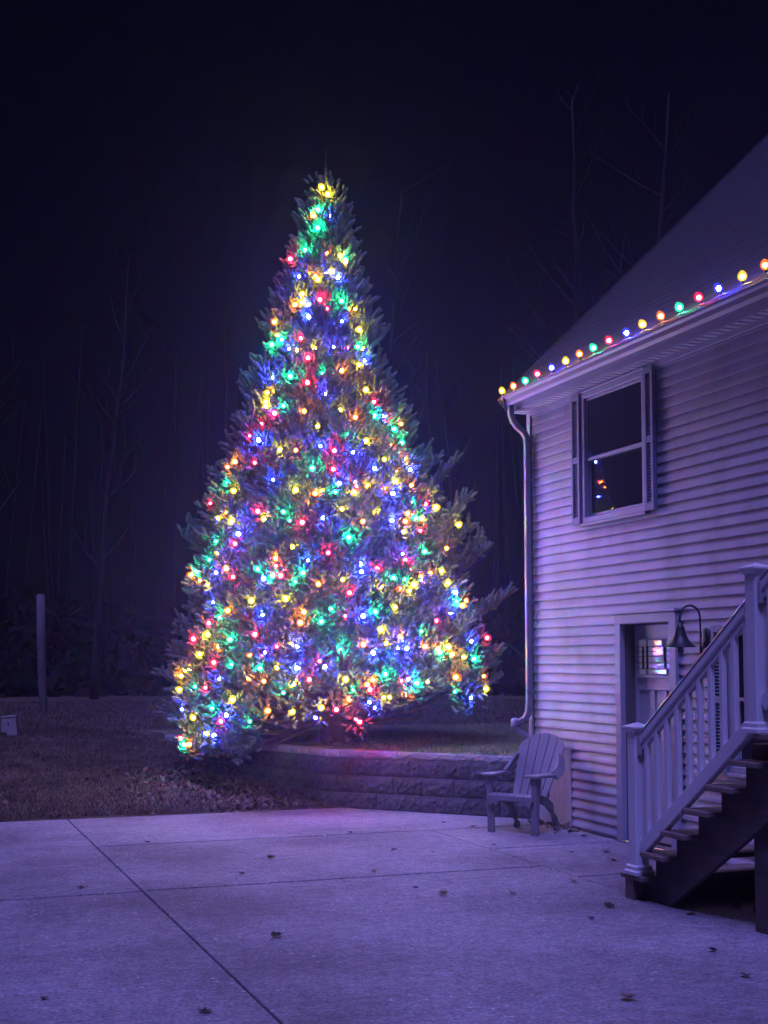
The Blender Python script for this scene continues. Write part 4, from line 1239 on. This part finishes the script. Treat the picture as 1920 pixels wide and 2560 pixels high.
el = empty('eave_light_string', (EX - .055, 12.5, ZT + .142))
tag(el, 'row of multicoloured lit bulbs clipped along the house gutter', 'string lights')
order = 'YOGRB'
for i in range(50):
    y = 12.50 - i * .2855
    if y < Y0: break
    put_bulb(el, order[i % 5], (.035 + brg.uniform(-.004, .004), y - 12.5, .030 + .0035 * i * (i < 17) + .06 * (i >= 17) + brg.uniform(-.006, .006)), (-.35 + brg.uniform(-.25, .25), brg.uniform(-.3, .3), 1), .85)
    if i < 17:
        MB().box((.02, y - 12.5 - .012, -.03), (.045, y - 12.5 + .012, .022)).build('gutter_clip', M['white_wire'], el)
wpts = []
for i in range(50):
    y = 12.50 - i * .2855
    if y < Y0: break
    wpts += [(.03, y - 12.5, .0035 * min(i, 17)), (.024, y - 12.5 - .143, .0035 * min(i, 17) - .016)]
MB().tube(wpts, .0045, 5).build('wire', M['white_wire'], el)

# ------------------------------------------------------------------ bare trees beyond the yard
def bare_tree(x, y, h, r0, lean, seed, label):
    g = random.Random(seed)
    z0 = float(terrain(x, y)) - .05
    t = empty('bare_tree', (x, y, z0))
    tag(t, label, 'tree', 'bare trees beyond the yard')
    pts, p, d = [], Vector((0, 0, 0)), Vector((lean[0], lean[1], 1)).normalized()
    n = 12
    for k in range(n):
        pts.append(p.copy())
        d = (d + Vector((g.uniform(-.06, .06), g.uniform(-.06, .06), .05))).normalized()
        p = p + d * (h / (n - 1))
    MB().tube(pts, [r0 * (1 - .88 * k / (n - 1)) for k in range(n)], 8).build('trunk', M['bare_bark'], t, smooth=True)
    lb = MB()
    for k in range(16):
        s = g.uniform(.28, .97)
        i0 = int(s * (n - 1)); b = pts[i0] + (pts[min(i0 + 1, n - 1)] - pts[i0]) * g.random()
        a = g.uniform(0, 6.283)
        L = h * g.uniform(.10, .26) * (1.15 - .6 * s)
        d = Vector((math.cos(a), math.sin(a), g.uniform(.5, 1.3))).normalized()
        q = [b]
        for j in range(4):
            d = (d + Vector((g.uniform(-.2, .2), g.uniform(-.2, .2), g.uniform(-.02, .22)))).normalized()
            q.append(q[-1] + d * L / 4)
        r1 = r0 * (1 - .85 * s) * .5
        lb.tube(q, [r1 * (1 - .8 * j / 4) for j in range(5)], 5)
        for j in range(3):
            c = q[1 + j]; dd = (d + Vector((g.uniform(-.9, .9), g.uniform(-.9, .9), g.uniform(-.2, .5)))).normalized()
            lb.tube([c, c + dd * L * .2, c + dd * L * .42 + Vector((0, 0, .05))], [r1 * .45, r1 * .3, r1 * .1], 4)
    tag(lb.build('limbs', M['bare_bark'], t), kind='stuff')
for a in [(15.4, 26.4, 14.5, .17, (-.07, 0), 1, 'tall bare tree leaning left behind the roof, left of its pair'),
          (16.6, 26.0, 15, .19, (-.03, 0), 2, 'tallest bare tree just behind the steep roof slope'),
          (12.2, 32.0, 14, .13, (.05, 0), 3, 'slim bare tree close to the right of the lit spruce'),
          (14.6, 33.5, 10, .11, (-.1, 0), 4, 'crooked bare tree between the spruce and the house corner'),
          (5.0, 36.0, 13, .13, (.02, 0), 5, 'bare tree left of the spruce, nearest its edge'),
          (1.9, 37.5, 14, .15, (-.02, 0), 6, 'bare tree just right of the pale leaning pole'),
          (-1.5, 37.0, 13, .14, (.03, 0), 7, 'bare tree at the far left edge of the yard'),
          (13.4, 30.0, 9, .09, (.03, 0), 8, 'thin young bare tree low beside the house downspout')]:
    bare_tree(*a)

# ------------------------------------------------------------------ things standing on the lawn
pz = float(terrain(2.75, 27.5))
po = empty('old_pole', (2.76, 27.5, pz))
tag(po, 'pale weathered pole leaning on the dark lawn at left', 'pole')
MB().tube([(.03, 0, -.1), (.03, 0, .0), (.02, 0, .15), (-.01, 0, .55), (-.05, 0, 1.4), (-.08, 0, 2.42)], [.06, .06, .075, .095, .092, .085], 10).build('shaft', M['pole'], po, smooth=True)
MB().lathe([(.086, 0), (.088, .012), (.04, .03), (.004, .034)], 10, (-.082, 0, 2.415)).build('top', M['pole'], po)
ub = empty('utility_pedestal', (1.43, 18.74, float(terrain(1.43, 18.74)) - .01), R(-15))
tag(ub, 'small pale plastic utility box tilted on the lawn at the left edge', 'utility box')
body = [(-.10, 0.05), (-.02, .05), (-.01, 0), (.11, 0), (.125, .03), (.105, .27), (-.09, .255)]
mb = MB(); mb.prism(body, lambda x, z: (x, -.07, z), lambda x, z: (x, .08, z)); mb.build('body', M['box'], ub, bevel=.012, seg=2)
mb = MB(); mb.prism([(-.097, .256), (.112, .272), (.108, .30), (-.094, .282)], lambda x, z: (x, -.078, z), lambda x, z: (x, .088, z)); mb.build('lid', M['box'], ub, bevel=.006)
MB().box((-.006, -.076, .16), (.012, -.0705, .19)).build('latch', M['lead'], ub)
mk = empty('marker_post', (10.29, 22.7, .65))
tag(mk, 'slim pale marker post on the dark lawn right of the spruce', 'post')
MB().lathe([(.075, 0), (.075, .05), (.05, .07)], 10).build('base', M['box'], mk)
MB().lathe([(.045, .06), (.042, .5), (.03, .52), (.004, .53)], 10).build('shaft', M['pole'], mk, smooth=True)

# ------------------------------------------------------------------ fallen leaves
def leaf_mesh(seed, m):
    g = random.Random(seed)
    n = 14
    rim = []
    for k in range(n):
        a = 2 * math.pi * k / n
        r = (1.0 if k % 2 == 0 else .72) * (.62 + .38 * abs(math.cos(a * .5))) * g.uniform(.85, 1.1) * .5
        x, y = r * math.cos(a), r * math.sin(a) * .85
        z = .16 + .55 * y * y * g.uniform(.6, 1.5) + .35 * x * x * g.uniform(-.3, 1.2) + g.uniform(-.03, .05)
        rim.append((x, y, z))
    low = min(p[2] for p in rim)
    vs = [(0, 0, max(.03, low - .06))] + rim
    vs2 = [(p[0], p[1], p[2] + .012) for p in vs]
    fs = [(0, 1 + k, 1 + (k + 1) % n) for k in range(n)]
    k0 = len(vs)
    fs += [(k0, k0 + 1 + (k + 1) % n, k0 + 1 + k) for k in range(n)]
    fs += [(1 + k, k0 + 1 + k, k0 + 1 + (k + 1) % n, 1 + (k + 1) % n) for k in range(n)]
    b = MB().add(vs + vs2, fs)
    b.tube([(-.42, 0, rim[n // 2][2]), (-.62, .04, .03), (-.8, .1, .02)], .012, 4)
    return b.mesh('fallen_leaf', m)
LA = [leaf_mesh(s, M['leaf_a']) for s in range(4)]
LB = [leaf_mesh(10 + s, M['leaf_b']) for s in range(3)]
LEAVES = [
 (2.18, 7.67, .17, 1, 'large dark curled leaf right of the long joint, nearest the camera centre'),
 (1.40, 6.19, .15, 1, 'dark curled leaf left of the long joint at the bottom edge'),
 (3.00, 10.77, .17, 0, 'pale curled leaf on the slab between the two cross joints'),
 (3.59, 9.78, .13, 0, 'pale leaf lying right on the nearer cross joint'),
 (2.56, 10.01, .11, 1, 'small dark leaf just behind the nearer cross joint'),
 (3.71, 8.64, .17, 0, 'wide pale leaf in front of the cross joint, left of another pale one'),
 (4.19, 8.50, .12, 0, 'narrow pale upright leaf in front of the cross joint'),
 (4.59, 7.81, .17, 1, 'dark folded leaf standing like a tent left of the stair foot'),
 (4.85, 8.77, .15, 0, 'pale leaf on the joint beside the bottom newel post'),
 (5.67, 9.58, .18, 0, 'pale leaf on the walk in front of the door'),
 (5.87, 10.04, .14, 1, 'dark leaf on the walk just left of the door frame'),
 (3.43, 5.66, .17, 0, 'pale leaf at the bottom right of the driveway'),
 (4.15, 10.79, .12, 1, 'dark leaf on the slab left of the chair, beyond the nearer joint'),
 (4.17, 12.03, .09, 1, 'tiny dark leaf on the farther cross joint'),
 (4.44, 10.58, .10, 0, 'small pale leaf left of the house walk'),
 (2.18, 12.04, .11, 1, 'small dark leaf near where the long and far joints meet'),
 (1.29, 9.83, .12, 1, 'dark leaf on the left slab beside the long joint'),
 (4.96, 7.40, .16, 0, 'pale leaf in the shadow at the side of the stairs'),
 (4.27, 7.50, .11, 1, 'thin dark leaf in front of the stair foot'),
 (4.26, 5.85, .12, 1, 'dark twisted leaf at the lower right edge'),
 (4.45, 6.41, .12, 1, 'dark flat leaf below the stair post'),
 (3.61, 8.93, .09, 1, 'tiny dark leaf just before the nearer cross joint'),
 (5.57, 10.12, .10, 1, 'small dark leaf on the walk between chair and door'),
 (5.34, 12.43, .10, 1, 'small dark leaf at the foot of the block wall'),
 (5.48, 12.00, .13, 1, 'dark leaf left of the chair front leg'),
 (5.13, 10.79, .09, 1, 'tiny round dark leaf in front of the chair'),
 (0.71, 6.70, .10, 1, 'dark sliver of leaf at the lower left'),
 (6.20, 11.00, .13, 1, 'dark leaf by the siding right of the chair'),
 (5.67, 8.30, .13, 0, 'pale leaf under the lowest treads'),
 (5.80, 8.12, .10, 0, 'small pale leaf under the stairs near the inner stringer'),
 (5.56, 7.70, .14, 0, 'curled pale leaf deep under the stairs')]
lg = random.Random(9)
for i, (x, y, s, dark, lab) in enumerate(LEAVES):
    me = (LB if dark else LA)[i % (3 if dark else 4)]
    o = share('fallen_leaf', me, None, (x, y, .002 - .02 * s), (lg.uniform(-.15, .15), lg.uniform(-.12, .12), lg.uniform(0, 6.28)), (s * .66, s * .66, s * lg.uniform(.45, .8)))
    tag(o, lab, 'leaf', 'dry leaves scattered on the concrete')

# leaf litter heaped along the foot of the block wall and by the house
def litter(name, boxes, label, seed):
    g = np.random.default_rng(seed)
    P = []
    for (fn, n, smin, smax) in boxes:
        P.append(np.column_stack([fn(g, n), g.uniform(smin, smax, n)]))
    P = np.concatenate(P)
    n = len(P)
    base = np.array([(-.5, 0, .0), (-.15, .3, .10), (.2, .26, .06), (.5, 0, .12), (.2, -.26, .10), (-.15, -.3, .04), (0, 0, -.04)])
    tri = np.array([(6, 0, 5), (6, 5, 4), (6, 4, 3), (6, 3, 2), (6, 2, 1), (6, 1, 0)])
    ang = g.uniform(0, 6.28, n); tx = g.normal(0, .45, n); ty = g.normal(0, .45, n)
    V = np.repeat(base[None], n, 0) * g.uniform(.8, 1.2, (n, 7, 1)) + g.normal(0, .06, (n, 7, 3)) * np.array([.5, .5, 1])
    V[:, :, 2] += V[:, :, 0] * tx[:, None] + V[:, :, 1] * ty[:, None]
    V[:, :, 2] -= V[:, :, 2].min(1, keepdims=True) * .8
    c, s = np.cos(ang)[:, None], np.sin(ang)[:, None]
    W = np.stack([V[:, :, 0] * c - V[:, :, 1] * s, V[:, :, 0] * s + V[:, :, 1] * c, V[:, :, 2]], 2) * P[:, 3][:, None, None] + P[:, None, :3]
    o = big_mesh(name, W.reshape(-1, 3), (tri[None] + (np.arange(n) * 7)[:, None, None]).reshape(-1, 3), M['litter'])
    tag(o, label, 'leaves', kind='stuff')
def foot_left(g, n):
    t = g.random(n) ** .8
    A, B = np.array([4.50, 14.25]), np.array([3.75, 16.5])
    p = A + (B - A) * t[:, None]
    off = g.gamma(1.6, .28, n)
    p = p + np.array([-.93, -.36]) * (off + .10)[:, None]
    p[:, 1] = np.maximum(p[:, 1], 14.08 + g.random(n) * .2)
    z = terrain(p[:, 0], p[:, 1]); z = np.where(p[:, 1] < 14.2, .0, z)
    return np.column_stack([p, z + .004])
def edge_strip(g, n):
    x = g.uniform(-2.0, 4.4, n); y = 14.22 + g.gamma(1.3, .5, n)
    return np.column_stack([x, y, terrain(x, y) + .004])
def by_house(g, n):
    x = 6.34 - g.gamma(1.5, .05, n); y = g.uniform(11.3, 12.2, n)
    return np.column_stack([x, y, np.full(n, .002)])
def on_bed(g, n):
    x = g.uniform(4.8, 6.4, n); y = g.uniform(14.3, 16.5, n)
    return np.column_stack([x, y, np.full(n, PLATEAU + .004)])
def under_stair(g, n):
    x = g.uniform(5.2, 6.3, n); y = g.uniform(7.2, 8.6, n)
    return np.column_stack([x, y, np.full(n, .002)])
litter('leaf_litter', [(foot_left, 1000, .04, .085), (edge_strip, 420, .025, .06), (by_house, 70, .04, .08), (on_bed, 260, .03, .065), (under_stair, 36, .06, .12)], 'scattered dry leaf litter along the wall foot and lawn edge', 77)

# ------------------------------------------------------------------ grass blades
def blades(name, gen, n, hmin, hmax, seed, label, m='blade'):
    g = np.random.default_rng(seed)
    P = gen(g, n); n = len(P)
    h = g.uniform(hmin, hmax, n); a = g.uniform(0, 6.28, n); w = g.uniform(.0035, .007, n) * (h / .05) ** .3
    lx, ly = g.normal(0, .6, n) * h, g.normal(0, .6, n) * h
    dx, dy = np.cos(a) * w, np.sin(a) * w
    V = np.stack([np.column_stack([P[:, 0] - dx, P[:, 1] - dy, P[:, 2] - .004]), np.column_stack([P[:, 0] + dx, P[:, 1] + dy, P[:, 2] - .004]), np.column_stack([P[:, 0] + lx, P[:, 1] + ly, P[:, 2] + h])], 1)
    o = big_mesh(name, V.reshape(-1, 3), np.arange(n * 3).reshape(-1, 3), M[m])
    tag(o, label, 'grass', kind='stuff')
def low_lawn(g, n):
    x = g.uniform(-3.0, 4.6, n); y = 14.16 + g.random(n) ** 1.4 * 6.5
    ok = (x < 4.75 - np.clip(y - 14.4, 0, 9) * .36)
    x, y = x[ok], y[ok]
    return np.column_stack([x, y, terrain(x, y)])
def bed_lawn(g, n):
    x = g.uniform(3.6, 9.5, n); y = 12.55 + g.random(n) ** 1.2 * 6.5
    ok = (x > 5.0 - (y - 14.5) * .36) & ((x - 6.3) * .74 + (y - 12.6) * .67 > .06)
    ok &= ((x - TX) ** 2 + (y - TY) ** 2 > .5 + g.random(len(x)) * 1.2)
    x, y = x[ok], y[ok]
    return np.column_stack([x, y, np.full(len(x), PLATEAU)])
def far_lawn(g, n):
    x = g.uniform(-4, 16, n); y = g.uniform(19.0, 34, n)
    return np.column_stack([x, y, terrain(x, y)])
blades('grass', low_lawn, 70000, .018, .055, 1, 'short dry grass on the lower lawn')
blades('grass', bed_lawn, 52000, .015, .05, 2, 'short thin grass on the raised bed', 'blade_bed')
def edge_straw(g, n):
    x = g.uniform(-3.0, 4.5, n); y = 14.18 + g.gamma(1.5, .42, n)
    ok = (x < 4.6 - np.clip(y - 14.4, 0, 9) * .36)
    x, y = x[ok], y[ok]
    return np.column_stack([x, y, terrain(x, y) + .006])
blades('straw', edge_straw, 16000, .012, .04, 6, 'pale matted straw along the concrete edge', 'straw')
blades('grass', far_lawn, 30000, .04, .10, 3, 'dark grass far back in the yard')

# ------------------------------------------------------------------ woods closing the yard: one dark mass of stems and brush
wr = np.random.default_rng(4)
WVv, WT, wb_i = [], [], 0
def wood_arc(n, r0, r1):
    a = wr.uniform(-42, 74, n); r = wr.uniform(r0, r1, n)
    return r * np.sin(np.radians(a)), r * np.cos(np.radians(a))
n = 420
x, y = wood_arc(n, 41, 57); z = terrain(x, y) - .1
hgt = wr.uniform(7, 13.5, n); rad = wr.uniform(.05, .16, n); lx, ly = wr.normal(0, .5, n), wr.normal(0, .5, n)
ring = np.array([(math.cos(q), math.sin(q)) for q in np.arange(5) * 2 * math.pi / 5])
lo = np.stack([x[:, None] + ring[:, 0] * rad[:, None], y[:, None] + ring[:, 1] * rad[:, None], np.repeat(z[:, None], 5, 1)], 2)
hi = np.stack([np.repeat((x + lx)[:, None], 5, 1) + ring[:, 0] * rad[:, None] * .3, np.repeat((y + ly)[:, None], 5, 1) + ring[:, 1] * rad[:, None] * .3, np.repeat((z + hgt)[:, None], 5, 1)], 2)
Vw = np.concatenate([lo, hi], 1)
tq = []
for k in range(5):
    k2 = (k + 1) % 5
    tq += [(k, k2, 5 + k2), (k, 5 + k2, 5 + k)]
tq = np.array(tq)
WVv.append(Vw.reshape(-1, 3)); WT.append((tq[None] + (np.arange(n) * 10)[:, None, None]).reshape(-1, 3)); wb_i = n * 10
n = 42000                                           # brush: loose leaf and twig flakes up to head height and over
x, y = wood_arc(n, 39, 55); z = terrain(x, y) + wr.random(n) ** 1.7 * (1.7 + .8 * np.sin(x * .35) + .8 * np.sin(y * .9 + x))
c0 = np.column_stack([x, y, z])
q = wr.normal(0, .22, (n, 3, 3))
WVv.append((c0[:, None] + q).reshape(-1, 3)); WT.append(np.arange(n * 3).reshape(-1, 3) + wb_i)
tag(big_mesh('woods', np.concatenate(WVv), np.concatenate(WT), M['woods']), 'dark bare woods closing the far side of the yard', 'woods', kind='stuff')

# ------------------------------------------------------------------ thin volume added to imitate lens bloom round the bulbs
hz = MB().box((-60, -40, -1.2), (70, 62, 16.2)).build('glow_volume', M['box'])
hm = bpy.data.materials.new('bloom_volume'); hm.use_nodes = True
hn = hm.node_tree.nodes; hn.clear()
ho = hn.new('ShaderNodeOutputMaterial'); pv = hn.new('ShaderNodeVolumePrincipled')
pv.inputs['Color'].default_value = (0.42, 0.48, 1.0, 1)
pv.inputs['Density'].default_value = GLOW_DENSITY
pv.inputs['Anisotropy'].default_value = 0.85
hm.node_tree.links.new(pv.outputs[0], ho.inputs['Volume'])
hz.data.materials[0] = hm
tag(hz, 'thin bluish volume added to imitate lens bloom around the lights', 'mist', kind='stuff')
hz.display_type = 'WIRE'
